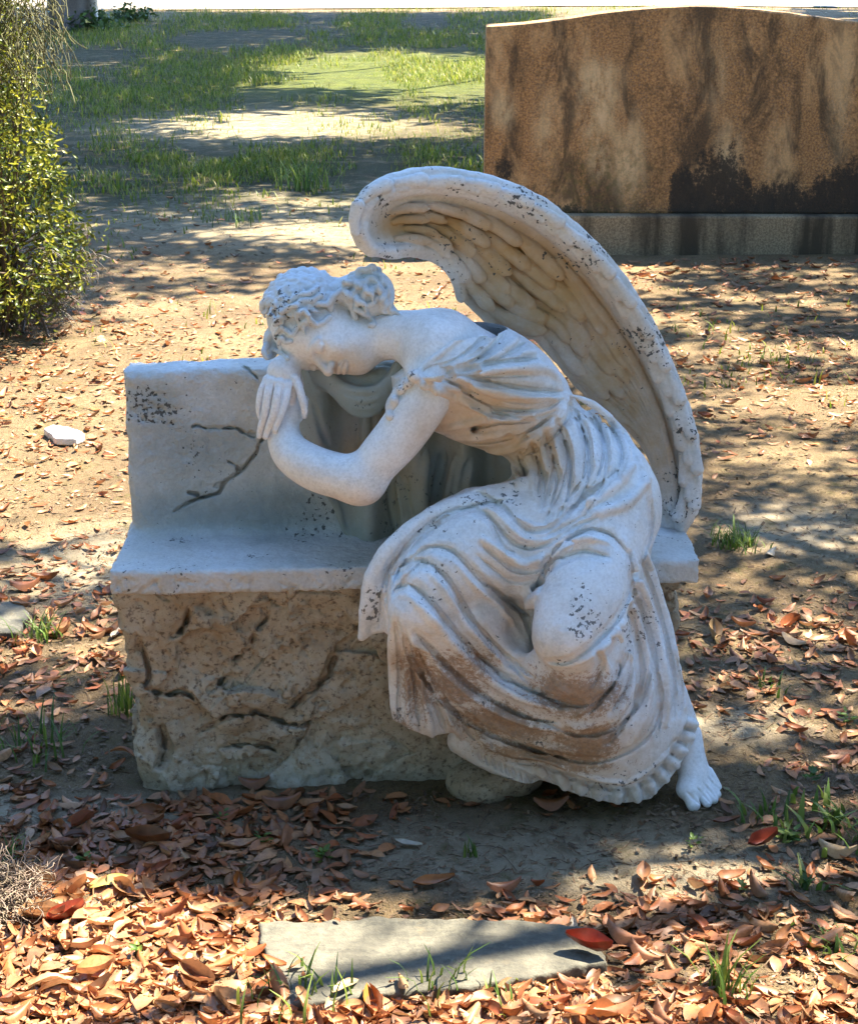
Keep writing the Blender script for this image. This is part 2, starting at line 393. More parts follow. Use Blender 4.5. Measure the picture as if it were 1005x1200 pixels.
# ---- bench: rough base
rf = Field([-.68, -.06, -.04], [.60, .40, .48], .004)
rf.prism([(-.645, -.03), (-.655, .474), (.545, .474), (.54, .35), (.515, .33), (.525, -.03)], lambda X, Z: .0 + bx(X), .36, k=.02)
def facets(f, n, amp, tilt, seed):
    rr = np.random.RandomState(seed); near = np.nonzero(np.abs(f.d) < .035); p = np.stack([f.lo[i] + f.res * near[i] for i in range(3)], 1)
    lo = p.min(0); hi = p.max(0); c = lo + rr.rand(n, 3) * (hi - lo); o = rr.randn(n) * amp; g = rr.randn(n, 3) * tilt
    w = np.stack([p[:, 0] + .02 * N1(*(p.T * 14)), p[:, 1] + .02 * N2(*(p.T * 14)), p[:, 2] + .02 * N1(*(p.T * 14 + 5))], 1); best = np.full(len(p), 1e9); val = np.zeros(len(p))
    for i in range(n):
        q_ = w - c[i]; d = (q_ * q_ * [1, .5, 1.5]).sum(1); m = d < best; best[m] = d[m]; val[m] = o[i] + (q_[m] @ g[i])
    f.d[near] += np.clip(val, -.016, .022).astype(np.float32)
facets(rf, 120, .005, .13, 5)
rf.prism([(-.655, .44), (-.655, .474), (.545, .474), (.545, .44)], lambda X, Z: -.006 + bx(X), .36, k=.01)
rough(rf, .008, 6, 3); rough(rf, .006, 19, 1); rough(rf, .0045, 48, 5)
def cracks(f, depth, sc, w, seed):
    ax = [f.lo[i] + f.res * np.arange(f.n[i]) for i in range(3)]; x, y, z = np.meshgrid(*[a.astype(np.float32) for a in ax], indexing='ij'); near = np.abs(f.d) < .03
    v = fbm(x[near] * sc + seed, y[near] * sc + seed, z[near] * sc * 1.2, 4); g = N2(x[near] * sc * .6, y[near] * sc * .6, z[near] * sc * .6 + seed)
    f.d[near] += (np.exp(-(v / w) ** 2) * depth * np.clip(g * 2 + .3, 0, 1)).astype(np.float32)
cracks(rf, .016, 5, .035, 2); cracks(rf, .010, 11, .05, 8)
for pts, r in [([(420, 742), (395, 765), (385, 790), (372, 805), (350, 820), (335, 832), (310, 838)], .012), ([(305, 712), (312, 722), (300, 742)], .009), ([(222, 712), (215, 735), (198, 750)], .008),
               ([(275, 790), (255, 800), (243, 812)], .010), ([(345, 740), (365, 735), (400, 738)], .006), ([(165, 800), (190, 815), (215, 812), (240, 830)], .007), ([(230, 860), (262, 840), (300, 835), (345, 850), (380, 842)], .008), ([(420, 742), (436, 725), (460, 716)], .010), ([(300, 742), (292, 760), (270, 775)], .008), ([(190, 850), (196, 880), (185, 900)], .016), ([(440, 730), (415, 735)], .009),
               ([(160, 740), (175, 790), (165, 830)], .007), ([(360, 880), (368, 850), (372, 815)], .006), ([(790, 750), (785, 765), (795, 790)], .01), ([(250, 880), (290, 870), (340, 885)], .007)]:
    rf.fold([(a + rnd.uniform(-2, 2), b + rnd.uniform(-2, 2)) for a, b in pts], r * 1.0, -r * .5, 'cut', .003, .2)
    if r < .0065: continue
    base_ = jagged(rf, pts, 2.6)
    if len(base_) < 2: continue
    wr = np.clip(.0034 + .0020 * np.array([rnd.gauss(0, 1) for _ in base_]), .0016, .0058) * np.clip(np.minimum(np.arange(len(base_)), np.arange(len(base_))[::-1]) / (len(base_) * .3), .3, 1); vv = CAM - base_; vv /= np.linalg.norm(vv, axis=1)[:, None]
    for dd in (.004, .010, .016, .022): rf.tube(np.hstack([base_ - vv * dd, wr[:, None] * (1 + .3 * (dd < .005))]), 'cut', .002, smooth=False)
for i in range(260):
    a, b = rnd.uniform(155, 800), rnd.uniform(705, 915)
    rf.fold([(a, b), (a + rnd.uniform(-9, 9), b + rnd.uniform(-9, 9))], rnd.uniform(.003, .008), rnd.uniform(-.002, .003), rnd.choice(['cut', 'cut', 'add']), .006, .5)
M_rock, nt_, b_ = newmat('rough_base_stone'); q = NT(nt_); pos = q.pos()
c1 = q.mix(q.ramp(q.noise(pos, 7, 6, .65), [(.38, 0), (.62, 1)]), (.52, .44, .32), (.38, .29, .185))
c1 = q.mix(q.ramp(q.noise(pos, 90, 4, .7), [(.36, .8), (.48, 0)]), c1, (.10, .065, .04))
c1 = q.mix(q.math('MULTIPLY', q.ramp(q.noise(pos, 40, 5, .7), [(.56, 0), (.70, 1)]), .7), c1, (.52, .45, .33))
for c, r in ((P(400, 905, 0), (.14, .2, .09)), (P(260, 905, 0), (.18, .2, .05))):
    c1 = q.mix(q.math('MULTIPLY', q.math('MULTIPLY', q.blob(pos, tuple(c), r, .6), .75), q.ramp(q.noise(pos, 35, 5, .7), [(.42, 0), (.55, 1)])), c1, (.52, .47, .36))
q.l(c1, b_.inputs['Base Color']); b_.inputs['Roughness'].default_value = .85
q.l(q.bump(q.noise(pos, 110, 6, .75), .9, .008), b_.inputs['Normal'])
obj('bench_base', rf.mesh('bench_base'), M_rock, statue)

# ---- body: neck, shoulder, arms, hands, head
hf = Field(tuple(np.minimum(P(295, 300, .0), P(295, 300, .3)) * [1, 0, 0] + [0, -.11, .62]), [P(625, 300, .3)[0], .30, 1.12], .0018)
hf.tube(T((600, 455, .14, .08), (545, 428, .135, .086), (512, 409, .125, .080)), k=.02)
hf.tube(T((520, 402, .125, .070), (490, 396, .13, .058), (462, 393, .135, .052), (425, 398, .145, .050)), k=.02)
hf.ell(P(510, 408, .068), (.058, .055, .062), k=.05)
hf.tube(T((508, 425, .055, .054), (500, 462, .015, .0535), (470, 508, -.005, .0515), (447, 535, -.015, .048), (428, 558, -.018, .043)), k=.03)
hf.tube(T((425, 560, -.018, .0445), (395, 557, -.005, .047), (365, 547, .02, .046), (341, 530, .05, .041), (333, 508, .075, .034), (338, 487, .088, .023)), k=.022)
hf.ell(P(421, 566, -.018), (.043, .042, .044), k=.03)
# hand of the near arm: palm and fingers rising behind the other hand
hf.ell(P(341, 478, .095), (.019, .016, .030), k=.018)
for row in [((342, 470, .085, .0095), (344, 458, .08, .0085), (345, 447, .085, .0075), (344, 438, .095, .007)), ((348, 474, .10, .009), (351, 460, .10, .008), (352, 449, .108, .0075), (350, 440, .12, .007)),
            ((337, 470, .10, .009), (336, 456, .11, .0085), (336, 444, .12, .0075), (337, 436, .13, .007)), ((332, 474, .11, .0085), (329, 462, .12, .008), (328, 450, .13, .007), (329, 444, .14, .0065)),
            ((350, 490, .09, .009), (356, 478, .105, .0085), (358, 468, .12, .0075))]:
    hf.tube(T(*row), k=.004)
# upper hand: back of the hand under the temple, five fingers hanging over the wrist
hf.ell(P(330, 438, .088), (.030, .022, .036), k=.012)
hf.tube(T((352, 410, .15, .027), (341, 422, .12, .028), (332, 436, .09, .026)), k=.015)
for row in [((314, 444, .080, .0095), (307, 458, .068, .0092), (304, 478, .065, .0085), (307, 492, .070, .0078), (309, 500, .076, .0066)),
            ((319, 446, .069, .0100), (314, 462, .053, .0096), (311, 484, .048, .0090), (306, 500, .054, .0082), (304, 511, .060, .0068)),
            ((328, 448, .064, .0102), (325, 464, .046, .0098), (321, 484, .040, .0090), (315, 500, .044, .0080), (311, 512, .050, .0068)),
            ((337, 450, .066, .0100), (335, 466, .048, .0096), (330, 484, .038, .0088), (325, 496, .037, .0080), (322, 505, .040, .0068)),
            ((345, 443, .075, .0105), (351, 456, .062, .0098), (355, 471, .055, .0085), (357, 481, .056, .0082), (357, 488, .060, .0062))]:
    hf.tube([(x, y, z, rr * .92) for x, y, z, rr in T(*row)], k=.0012)
    # knuckle
    a = row[0]; hf.ell(P(a[0], a[1] + 1, a[2] - .004), (.0095, .008, .009), k=.006)
for px_, py_, y_, a_ in ((304, 510, .054, 0), (312, 511, .044, 0), (323, 503, .034, 0), (357, 487, .054, 0)):     # nails
    c = P(px_, py_, y_ + .002); hf.ell(c - np.array([0, .0035, 0]), (.0042, .0032, .0058), k=.001)
for p_ in ([(311, 452), (308, 466), (306, 482), (304, 498)], [(320, 452), (319, 466), (316, 482), (311, 496)], [(331, 454), (330, 468), (326, 484), (319, 499)]): hf.fold(p_, .0022, -.0005, 'cut', .001)
# head frame: u towards the crown, f where the face looks, l towards the visible ear
U_ = np.array([-.93, .02, .30]); U_ /= np.linalg.norm(U_)
F_ = np.array([-.20, -.78, -.58]); F_ -= U_ * (F_ @ U_); F_ /= np.linalg.norm(F_)
L_ = np.cross(F_, U_)
if L_[1] > 0: L_ = -L_
HC = P(384, 387, .155)
def hd(u, f, l): return HC + U_ * u + F_ * f + L_ * l
AX = [U_, F_, L_]
hf.ell(hd(.032, -.012, 0), (.098, .098, .076), AX, k=.01)                     # skull
hf.ell(hd(-.030, .022, 0), (.080, .064, .060), AX, k=.03)                     # face
hf.ell(hd(-.082, .052, 0), (.026, .024, .026), AX, k=.03)                     # chin
hf.ell(hd(-.045, .020, .034), (.042, .038, .022), AX, k=.025)                 # jaw and cheek, near side
hf.ell(hd(-.045, .020, -.034), (.042, .038, .022), AX, k=.025)
hf.ell(hd(-.022, .062, .032), (.022, .016, .018), AX, k=.02); hf.ell(hd(-.022, .062, -.032), (.022, .016, .018), AX, k=.02)   # cheekbones
hf.ell(hd(.042, .062, 0), (.030, .020, .044), AX, k=.02)                      # forehead
def H4(*rows): return [tuple(hd(a, b, c)) + (r,) for a, b, c, r in rows]
for s in (1, -1):
    hf.ell(hd(.004, .088, .031 * s), (.013, .014, .018), AX, 'cut', k=.014)   # socket
    hf.ell(hd(.004, .073, .031 * s), (.0125, .0135, .0155), AX, k=.002)        # closed lid
    hf.tube(H4((-.0025, .0790, .0175 * s, .0018), (-.005, .0824, .025 * s, .0036), (-.005, .0824, .035 * s, .0038), (-.0025, .0780, .045 * s, .0020)), 'cut', .0005)
    hf.tube(H4((.0125, .082, .016 * s, .0016), (.0155, .0840, .028 * s, .0022), (.0125, .080, .042 * s, .0016)), 'cut', .002)
    hf.tube(H4((.0165, .086, .012 * s, .004), (.020, .087, .026 * s, .0048), (.018, .081, .042 * s, .004), (.012, .072, .052 * s, .003)), k=.012)
hf.tube(H4((.018, .082, 0, .0065), (.002, .088, 0, .0068), (-.014, .097, 0, .0080), (-.025, .104, 0, .0092)), k=.010)  # nose
hf.ell(hd(-.0275, .1035, 0), (.0095, .0098, .0098), AX, k=.006)
for s in (1, -1): hf.ell(hd(-.029, .095, .0105 * s), (.0075, .009, .0065), AX, k=.005); hf.ell(hd(-.0365, .097, .0055 * s), (.0035, .006, .0028), AX, 'cut', k=.002)
hf.tube(H4((-.0515, .0830, -.0205, .002), (-.0475, .0900, -.011, .0050), (-.0480, .0925, 0, .0056), (-.0475, .0900, .011, .0050), (-.0515, .0830, .0205, .002)), k=.007)
hf.tube(H4((-.0570, .0810, -.018, .002), (-.0600, .0870, -.009, .0055), (-.0605, .0885, 0, .0062), (-.0600, .0870, .009, .0055), (-.0570, .0810, .018, .002)), k=.007)
hf.tube(H4((-.0545, .0840, -.0205, .0010), (-.0545, .0935, -.010, .0015), (-.0550, .0960, 0, .0015), (-.0545, .0935, .010, .0015), (-.0545, .0840, .0205, .0010)), 'cut', .0015)
hf.tube(H4((-.071, .091, -.012, .004), (-.0715, .093, 0, .005), (-.071, .091, .012, .004)), 'cut', .010)
obj('body', hf.mesh('body'), M_skin, statue)

# ---- hair: cap, bun, wavy locks
gf = Field([P(298, 300, .1)[0], .0, .86], [P(482, 300, .3)[0], .33, 1.17], .0021)
gf.ell(hd(.040, -.022, 0), (.097, .097, .080), AX)
gf.ell(hd(-.03, .075, 0), (.082, .080, .095), AX, 'cut', k=.006)
gf.ell(hd(-.10, .02, 0), (.06, .14, .095), AX, 'cut', k=.006)
def lock(f, pts, r, amp, wl, lift=.002, k=.003):
    q = f.project(pts)
    if len(q) < 3: return None
    q = spline(q, .004); t = np.cumsum(np.r_[0, np.linalg.norm(np.diff(q, axis=0), axis=1)])
    tan = np.gradient(q, axis=0); v = CAM - q; side = np.cross(tan, v); side /= np.linalg.norm(side, axis=1)[:, None] + 1e-9; v /= np.linalg.norm(v, axis=1)[:, None]
    ph = rnd.uniform(0, 6.28); e = np.clip(np.minimum(t, t[-1] - t) / (t[-1] * .2), .35, 1)
    q = q + side * (amp * np.sin(t / wl * 6.28 + ph))[:, None] + v * (lift + r * .35 * np.cos(t / wl * 6.28 + ph))[:, None]
    return np.hstack([q, (r * e)[:, None]])
AXm = np.array(AX); capc = hd(.040, -.022, 0); capr = np.array([.104, .104, .086])
def dirof(p): d = AXm @ (np.asarray(p) - capc) / capr; return d / np.linalg.norm(d)
def cpt(d, h=0.0): d = d / np.linalg.norm(d); return capc + AXm.T @ (d * (capr + h))
bund = dirof(P(425, 345, .13)); view = CAM - capc; view /= np.linalg.norm(view)
def lock3(starts, r, amp, wl, h=.002, n=26):
    pts = []; ph = rnd.uniform(0, 6.28); L = 0; prev = None
    for t in np.linspace(0, 1, n):
        k = t * (len(starts) - 1); a = int(min(k, len(starts) - 2)); d = starts[a] * (1 - (k - a)) + starts[a + 1] * (k - a); d = d / np.linalg.norm(d)
        p = cpt(d, h)
        if prev is not None: L += np.linalg.norm(p - prev)
        prev = p; pts.append((p, d, L))
    out = []
    for i, (p, d, l) in enumerate(pts):
        tn = pts[min(i + 1, n - 1)][0] - pts[max(i - 1, 0)][0]; nn = AXm.T @ d; sd_ = np.cross(tn, nn); sd_ /= np.linalg.norm(sd_) + 1e-9
        e = max(.45, min(1, min(i, n - 1 - i) / (n * .2)))
        out.append(tuple(p + sd_ * amp * math.sin(l / wl * 6.28 + ph) + nn * (r * .4 * math.cos(l / wl * 6.28 + ph + 1))) + (r * e,))
    gf.tube(out, k=.0022, smooth=False)
for i in range(30):        # long waves from the hairline round the crown to the bun
    a = -.9 + 2.9 * i / 29
    st = np.array([.35 + .75 * math.sin(a * .9), .62 - .35 * abs(a - .4), .95 * math.cos(a * .95)])     # hairline
    mid_ = np.array([.9, .1 + rnd.uniform(-.1, .1), .75 * math.cos(a) + .1]) if a > .3 else np.array([.35, .35, 1.0])
    lock3([st / np.linalg.norm(st), (st / np.linalg.norm(st) + mid_ / np.linalg.norm(mid_)) / 2, mid_ / np.linalg.norm(mid_) * .6 + bund * .5, bund], rnd.uniform(.0055, .0075), rnd.uniform(.003, .0055), rnd.uniform(.022, .032))
for i in range(26):        # back of the crown
    st = np.array([1.0, rnd.uniform(-.75, .45), rnd.uniform(-.35, .9)]); st /= np.linalg.norm(st)
    md = st * .6 + bund * .5 + np.array([.2, -.2, .35]) * rnd.uniform(0, 1); lock3([st, md / np.linalg.norm(md), bund], rnd.uniform(.0062, .0085), rnd.uniform(.003, .006), rnd.uniform(.022, .032), .001)
for i in range(64):        # short loose curls over them
    d = dirof(P(rnd.uniform(316, 396), rnd.uniform(320, 405), .08)); d = d + np.array([rnd.gauss(0, .12) for _ in range(3)]); d /= np.linalg.norm(d)
    if d[0] < -.1 or d[1] > .75: continue
    e1 = np.cross(d, bund); e1 /= np.linalg.norm(e1) + 1e-9; e2 = np.cross(d, e1); w0 = rnd.uniform(0, 6.28); rr = rnd.uniform(.07, .12); tot = rnd.uniform(2.6, 4.4)
    lock3([d + (e1 * math.cos(w0 + t * tot) + e2 * math.sin(w0 + t * tot)) * rr * (1 + .9 * t) for t in np.linspace(0, 1, 7)], rnd.uniform(.0042, .0058), 0, .02, rnd.uniform(.005, .008), 16)
gf.ell(P(432, 345, .155), (.055, .055, .054), k=.012)
gf.ell(P(412, 340, .15), (.04, .04, .032), k=.012)
bunl = [[(402, 352), (408, 328), (425, 318), (445, 322)], [(408, 362), (415, 340), (432, 328), (452, 334)], [(415, 366), (424, 350), (440, 338), (458, 346)], [(424, 370), (434, 356), (447, 350), (461, 358)], [(404, 340), (418, 321), (436, 314), (452, 326)],
        [(432, 316), (446, 326), (455, 342), (458, 362), (468, 369), (476, 367)], [(440, 330), (448, 345), (450, 362), (460, 371)], [(396, 336), (410, 330), (430, 340), (440, 356)], [(392, 346), (405, 344), (420, 352), (430, 364)]]
for pts in bunl:
    l = lock(gf, pts, rnd.uniform(.0055, .0075), .003, .03, .003)
    if l is not None: gf.tube(l, k=.003, smooth=False)
gf.tube(T((452, 352, .13, .012), (458, 362, .13, .010), (466, 369, .13, .008), (474, 368, .135, .006)), k=.004)
gf.ell(P(318, 402, .165), (.018, .03, .034), k=.008)
# curls that frame the brow, cheek and neck
for pts, r in [([(388, 362), (388, 352), (394, 347), (404, 350), (412, 360), (416, 372)], .0072), ([(416, 362), (426, 367), (434, 372), (438, 380), (434, 381)], .0062), ([(386, 371), (378, 378), (370, 380), (363, 374), (358, 366), (350, 366), (348, 372)], .0062),
               ([(350, 366), (356, 364), (362, 370)], .005), ([(358, 377), (350, 382), (343, 392), (336, 388), (330, 384)], .0062), ([(330, 384), (324, 390), (324, 396), (330, 395)], .005), ([(341, 400), (334, 401), (330, 396), (327, 403), (330, 410)], .0055),
               ([(318, 392), (313, 399), (312, 407), (317, 411), (322, 406)], .007), ([(312, 404), (309, 412), (313, 419), (319, 416)], .006), ([(322, 410), (330, 414), (337, 420)], .0055), ([(400, 340), (392, 346), (384, 356), (374, 356)], .006), ([(376, 346), (366, 352), (356, 352), (346, 358)], .006),
               ([(340, 352), (350, 346), (362, 344), (372, 338)], .006), ([(330, 366), (338, 360), (348, 358)], .0055), ([(322, 380), (328, 372), (336, 372)], .0055)]:
    q_ = []
    for a, b in pts:
        h = gf.hit(a, b); h2 = hf.hit(a, b); c = [x for x in (h, h2) if x is not None]
        h = min(c, key=lambda v: v[1]) if c else P(a, b, .11)
        q_.append(h + (CAM - h) / np.linalg.norm(CAM - h) * .0035)
    q_ = np.array(q_); q_[:, 1] = np.clip(q_[:, 1], np.median(q_[:, 1]) - .03, np.median(q_[:, 1]) + .03)
    gf.tube(np.hstack([q_, np.full((len(q_), 1), r)]), k=.002, step=.004)
obj('hair', gf.mesh('hair', 1), M_hair, statue)
# ---- gown
df = Field([P(412, 700, -.2)[0], -.32, .0], [.65, .29, 1.01], .0021)
df.tube(T((528, 437, .125, .128), (568, 452, .125, .131), (604, 472, .13, .115), (636, 496, .13, .084), (650, 512, .12, .08)), k=.03)
df.tube(T((518, 440, .045, .060), (552, 440, .06, .076), (590, 455, .08, .086)), k=.03)
df.ell(P(682, 585, .10), (.155, .15, .165), k=.06)
df.tube(T((652, 628, .02, .115), (570, 638, -.05, .102), (505, 682, -.135, .078), (490, 715, -.18, .062)), k=.05)
df.tube(T((703, 600, .05, .125), (690, 660, -.06, .108), (680, 708, -.145, .094), (670, 742, -.19, .082)), k=.045)
ctrl = [(456, 700, -.15), (482, 745, -.215), (455, 780, -.13), (465, 850, -.13), (503, 865, -.15), (530, 858, -.11), (520, 785, -.18), (560, 720, -.15), (560, 800, -.165), (600, 700, -.09), (615, 740, -.12), (600, 830, -.165), (600, 895, -.13),
        (640, 820, -.195), (665, 775, -.235), (660, 700, -.20), (660, 860, -.19), (690, 910, -.17), (740, 915, -.16), (735, 830, -.18), (722, 750, -.17), (745, 690, -.09), (770, 740, -.06), (800, 800, -.06), (805, 845, -.07), (780, 885, -.12), (760, 640, -.0), (700, 620, -.10), (620, 640, -.04), (520, 650, -.10)]
sk = tps(ctrl, 0)
poly = poly_at([(459, 690, -.12), (456, 760, -.13), (462, 848, -.13), (480, 858, -.14), (503, 868, -.15), (530, 861, -.11), (560, 878, -.12), (600, 893, -.13), (636, 892, -.14), (682, 912, -.16), (723, 922, -.16), (744, 917, -.15), (775, 892, -.12), (803, 847, -.07), (806, 824, -.06),
                (800, 790, -.06), (787, 740, -.05), (774, 690, -.03), (760, 650, 0), (740, 615, 0), (700, 600, -.05), (600, 625, -.05), (520, 655, -.1)], 0)
df.prism(poly, sk, .04, k=.022, round_=.0)
# under-hem ruffle
poly = poly_at([(560, 870, -.10), (600, 885, -.10), (636, 914, -.11), (673, 929, -.12), (713, 940, -.12), (738, 943, -.12), (763, 936, -.10), (790, 905, -.07), (815, 864, -.03), (818, 848, -.02), (804, 810, -.02), (740, 850, -.1), (640, 870, -.1)], 0)
df.prism(poly, lambda X, Z: sk(X, Z) + .028, .05, k=.012)
df.tube(T((540, 868, -.07, .03), (580, 890, -.08, .03), (620, 905, -.09, .026)), k=.02)
# cloth thrown over the far knee, hanging over the slab
poly = poly_at([(610, 576, -.02), (545, 587, -.05), (500, 607, -.08), (464, 634, -.10), (438, 662, -.11), (427, 690, -.12), (421, 753, -.12), (440, 745, -.12), (464, 738, -.12), (470, 690, -.12), (500, 640, -.10), (600, 610, -.04)], 0)
cl = tps([(610, 576, -.0), (545, 587, -.03), (500, 607, -.07), (464, 634, -.10), (438, 662, -.12), (427, 690, -.125), (423, 750, -.115), (460, 738, -.13), (470, 690, -.14), (500, 640, -.13), (600, 610, -.07)], 0)
df.prism(poly, cl, lambda X, Z: cl(X, Z) + .07, k=.016)
df.tube(T((612, 572, -.0, .020), (545, 590, -.03, .022), (500, 611, -.07, .022), (462, 640, -.105, .021), (438, 672, -.12, .016), (429, 710, -.125, .012), (424, 745, -.12, .008)), k=.02)
# sleeve edge, brooch, neckline
base_d = df.d.copy()
RID = []; CRE = []
def R_(pts, r, lift=0.0, k=.010): RID.append((pts, r, lift, k))
def Gv(pts, r=.0045, lift=.0, k=.006): CRE.append((pts, r, lift, k))
def carve():
    for pts, r, lift, k in RID: df.fold(pts, r, lift + r * .22, 'add', k * .8)
    for pts, r, lift, k in CRE: df.fold(pts, r * 1.9, r * .65, 'cut', .011)
    for pts, r, lift, k in CRE: df.fold(pts, r * .82 + .0006, lift - r * .75, 'cut', .001, .25)
    RID.clear(); CRE.clear()
# bodice: ridges fan from the brooch to the waist
for pts, r in [([(490, 436), (530, 427), (562, 410), (580, 390), (584, 376)], .010), ([(492, 437), (545, 432), (585, 416), (606, 396)], .010), ([(494, 438), (545, 434), (590, 422), (626, 412)], .011), ([(495, 439), (540, 436), (585, 432), (635, 432), (655, 446)], .013),
               ([(498, 440), (538, 444), (580, 459), (625, 467), (657, 468)], .013), ([(498, 443), (533, 458), (560, 478), (600, 488), (645, 478)], .011), ([(512, 504), (545, 497), (585, 490), (640, 488)], .009), ([(512, 514), (550, 512), (590, 508), (630, 502), (650, 488)], .010), ([(530, 526), (565, 528), (600, 526), (632, 508)], .009)]:
    R_(pts, r * 1.05, .0)
for pts, r in [([(492, 433), (530, 423), (556, 405), (574, 387), (580, 372)], .0045), ([(494, 435), (543, 428), (580, 407), (594, 386)], .0045), ([(494, 437), (549, 430), (595, 415), (618, 401)], .005), ([(497, 438), (543, 434), (585, 424), (630, 420)], .005),
               ([(497, 439), (538, 440), (580, 449), (621, 456), (659, 459)], .006), ([(500, 441), (533, 451), (564, 472), (600, 481), (637, 479), (659, 468)], .0055), ([(497, 458), (543, 468), (585, 485), (621, 491), (650, 482)], .005),
               ([(512, 511), (543, 505), (585, 496), (625, 494)], .004), ([(507, 521), (549, 520), (585, 516), (621, 504), (648, 487)], .0045), ([(545, 420), (560, 412), (572, 398)], .003), ([(560, 441), (590, 441), (620, 440)], .003),
               ([(590, 470), (620, 473), (645, 470)], .003), ([(520, 445), (545, 455), (560, 462)], .003), ([(610, 512), (630, 500), (642, 488)], .004)]:
    Gv(pts, r)
# waist tie
wt = [(661, 462), (660, 476), (652, 490), (640, 504), (624, 517), (606, 527)]
R_(wt, .0095, .001); R_([(a + 4, b + 5) for a, b in wt], .007, .001)
Gv([(a + 8, b + 8) for a, b in wt], .005); Gv([(a + 1.5, b + 2) for a, b in wt], .0022, .004, .002)
# gathers below the waist
gat = [[(662, 469), (676, 485), (686, 520), (682, 560), (655, 598)], [(652, 492), (664, 530), (660, 570), (645, 600)], [(638, 508), (648, 545), (643, 575), (634, 598)], [(622, 520), (632, 548), (630, 580)], [(606, 532), (616, 560), (620, 582)], [(592, 538), (600, 562), (604, 584)],
       [(668, 468), (694, 488), (706, 515), (702, 552), (680, 590)], [(674, 470), (710, 495), (728, 530), (722, 560)], [(575, 546), (566, 562), (560, 575)]]
for p in gat: Gv(p, .0042, -.001, .008)
for p in gat: R_([(a + 8, b + 4) for a, b in p], .0065, -.002, .010)
for p in gat[:7]: Gv([(a + 5 - i * .3, b + 8 + i * 2) for i, (a, b) in enumerate(p)], .0030, 0, .004)
for p in gat[:6]: Gv([(a + 4, b + 14) for a, b in p[:-1]], .0025, 0, .004)
# long swag that runs from the hip down the lap
sw = [[(760, 560), (735, 588), (700, 602), (672, 618), (645, 634), (618, 634), (590, 610), (560, 590)], [(742, 545), (716, 572), (685, 592), (655, 612), (632, 622), (606, 612), (580, 592)], [(700, 622), (665, 640), (640, 656), (612, 662), (586, 650), (566, 632)],
      [(630, 696), (618, 708), (600, 706), (575, 688), (556, 668)]]
for p in sw: R_(p, .0115, .001, .014)
for p, r in [([(560, 576), (588, 594), (606, 612), (625, 622), (648, 616), (675, 592), (722, 552)], .0075), ([(551, 593), (575, 606), (592, 628), (612, 641), (640, 638), (672, 618), (700, 606)], .0065), ([(565, 640), (585, 655), (603, 668), (628, 668), (650, 655), (672, 638)], .0065),
             ([(556, 668), (583, 694), (605, 714), (620, 718), (628, 704)], .0065), ([(560, 652), (580, 668), (600, 682), (625, 680), (640, 664)], .004), ([(575, 610), (590, 640), (610, 650)], .003), ([(640, 628), (665, 615), (690, 602)], .003)]:
    Gv(p, r, .001, .009)
# deep pocket between the knees
df.ell(P(612, 735, -.12), (.035, .05, .05), mode='cut', k=.03)
Gv([(596, 700), (612, 722), (622, 745), (628, 770)], .011, .0, .015)
# thigh circles
for p, r in [([(624, 728), (629, 690), (640, 668), (655, 655), (682, 646), (712, 652)], .006), ([(632, 690), (645, 652), (664, 634), (690, 621), (715, 627), (737, 650)], .006), ([(737, 648), (740, 682), (728, 719), (700, 752), (668, 775), (640, 776)], .0055), ([(622, 745), (630, 770), (648, 790), (668, 796)], .006),
             ([(764, 580), (762, 626), (744, 682), (740, 700)], .005)]:
    Gv(p, r)
R_([(742, 650), (746, 686), (734, 722), (708, 756), (680, 776)], .009, .001, .012); R_([(628, 684), (640, 655), (660, 640), (686, 630), (712, 636)], .007, .001, .010)
# folds sweeping off the far knee
kn = [([(460, 697), (466, 688), (482, 686), (502, 702), (525, 729), (548, 755), (575, 780), (605, 800), (635, 816), (660, 828)], .007), ([(458, 672), (472, 662), (495, 657), (518, 671), (537, 698), (554, 727), (582, 757), (612, 783), (640, 806)], .0065),
      ([(459, 690), (468, 668), (482, 654), (504, 641), (527, 644), (545, 660), (562, 679), (582, 695), (607, 713), (625, 728)], .0055), ([(488, 742), (520, 776), (550, 804), (585, 826), (620, 842), (650, 846)], .009), ([(500, 655), (480, 672), (463, 694)], .0035),
      ([(478, 770), (500, 800), (530, 832), (570, 858), (620, 878), (660, 888)], .009), ([(560, 770), (590, 795), (625, 812), (655, 822)], .005), ([(590, 770), (615, 795), (645, 818), (672, 826)], .006),
      ([(640, 848), (680, 862), (722, 852), (750, 822), (764, 780)], .006), ([(655, 826), (690, 826), (716, 806), (730, 776), (737, 745)], .005), ([(600, 868), (640, 884), (690, 893), (730, 884), (760, 862), (775, 830)], .0045)]
for p, r in kn: Gv(p, r, 0, .010)
for p, r in [([(470, 740), (500, 764), (530, 792), (560, 817), (598, 838), (640, 850), (690, 852)], .013), ([(482, 700), (505, 722), (530, 752), (560, 785), (600, 812), (640, 828)], .011), ([(505, 670), (528, 700), (545, 730), (570, 755), (605, 786), (640, 806)], .010), ([(495, 780), (520, 812), (560, 843), (610, 866), (670, 880)], .010),
             ([(530, 650), (560, 686), (590, 712), (616, 745), (640, 790), (664, 812)], .009)]:
    R_(p, r, -.001, .014)
# vertical pleats hanging from the far knee
for p, r in [([(463, 727), (468, 780), (467, 845)], .006), ([(472, 742), (484, 790), (492, 858)], .0065), ([(480, 752), (502, 805), (522, 858)], .007), ([(490, 762), (522, 820), (560, 872)], .007)]: Gv(p, r, 0, .009)
for p, r in [([(458, 735), (459, 790), (462, 842)], .008), ([(468, 745), (476, 790), (479, 852)], .009), ([(478, 755), (494, 805), (506, 862)], .011), ([(488, 760), (514, 820), (540, 864)], .009), ([(500, 780), (535, 835), (580, 880)], .009)]: R_(p, r, -.001, .010)
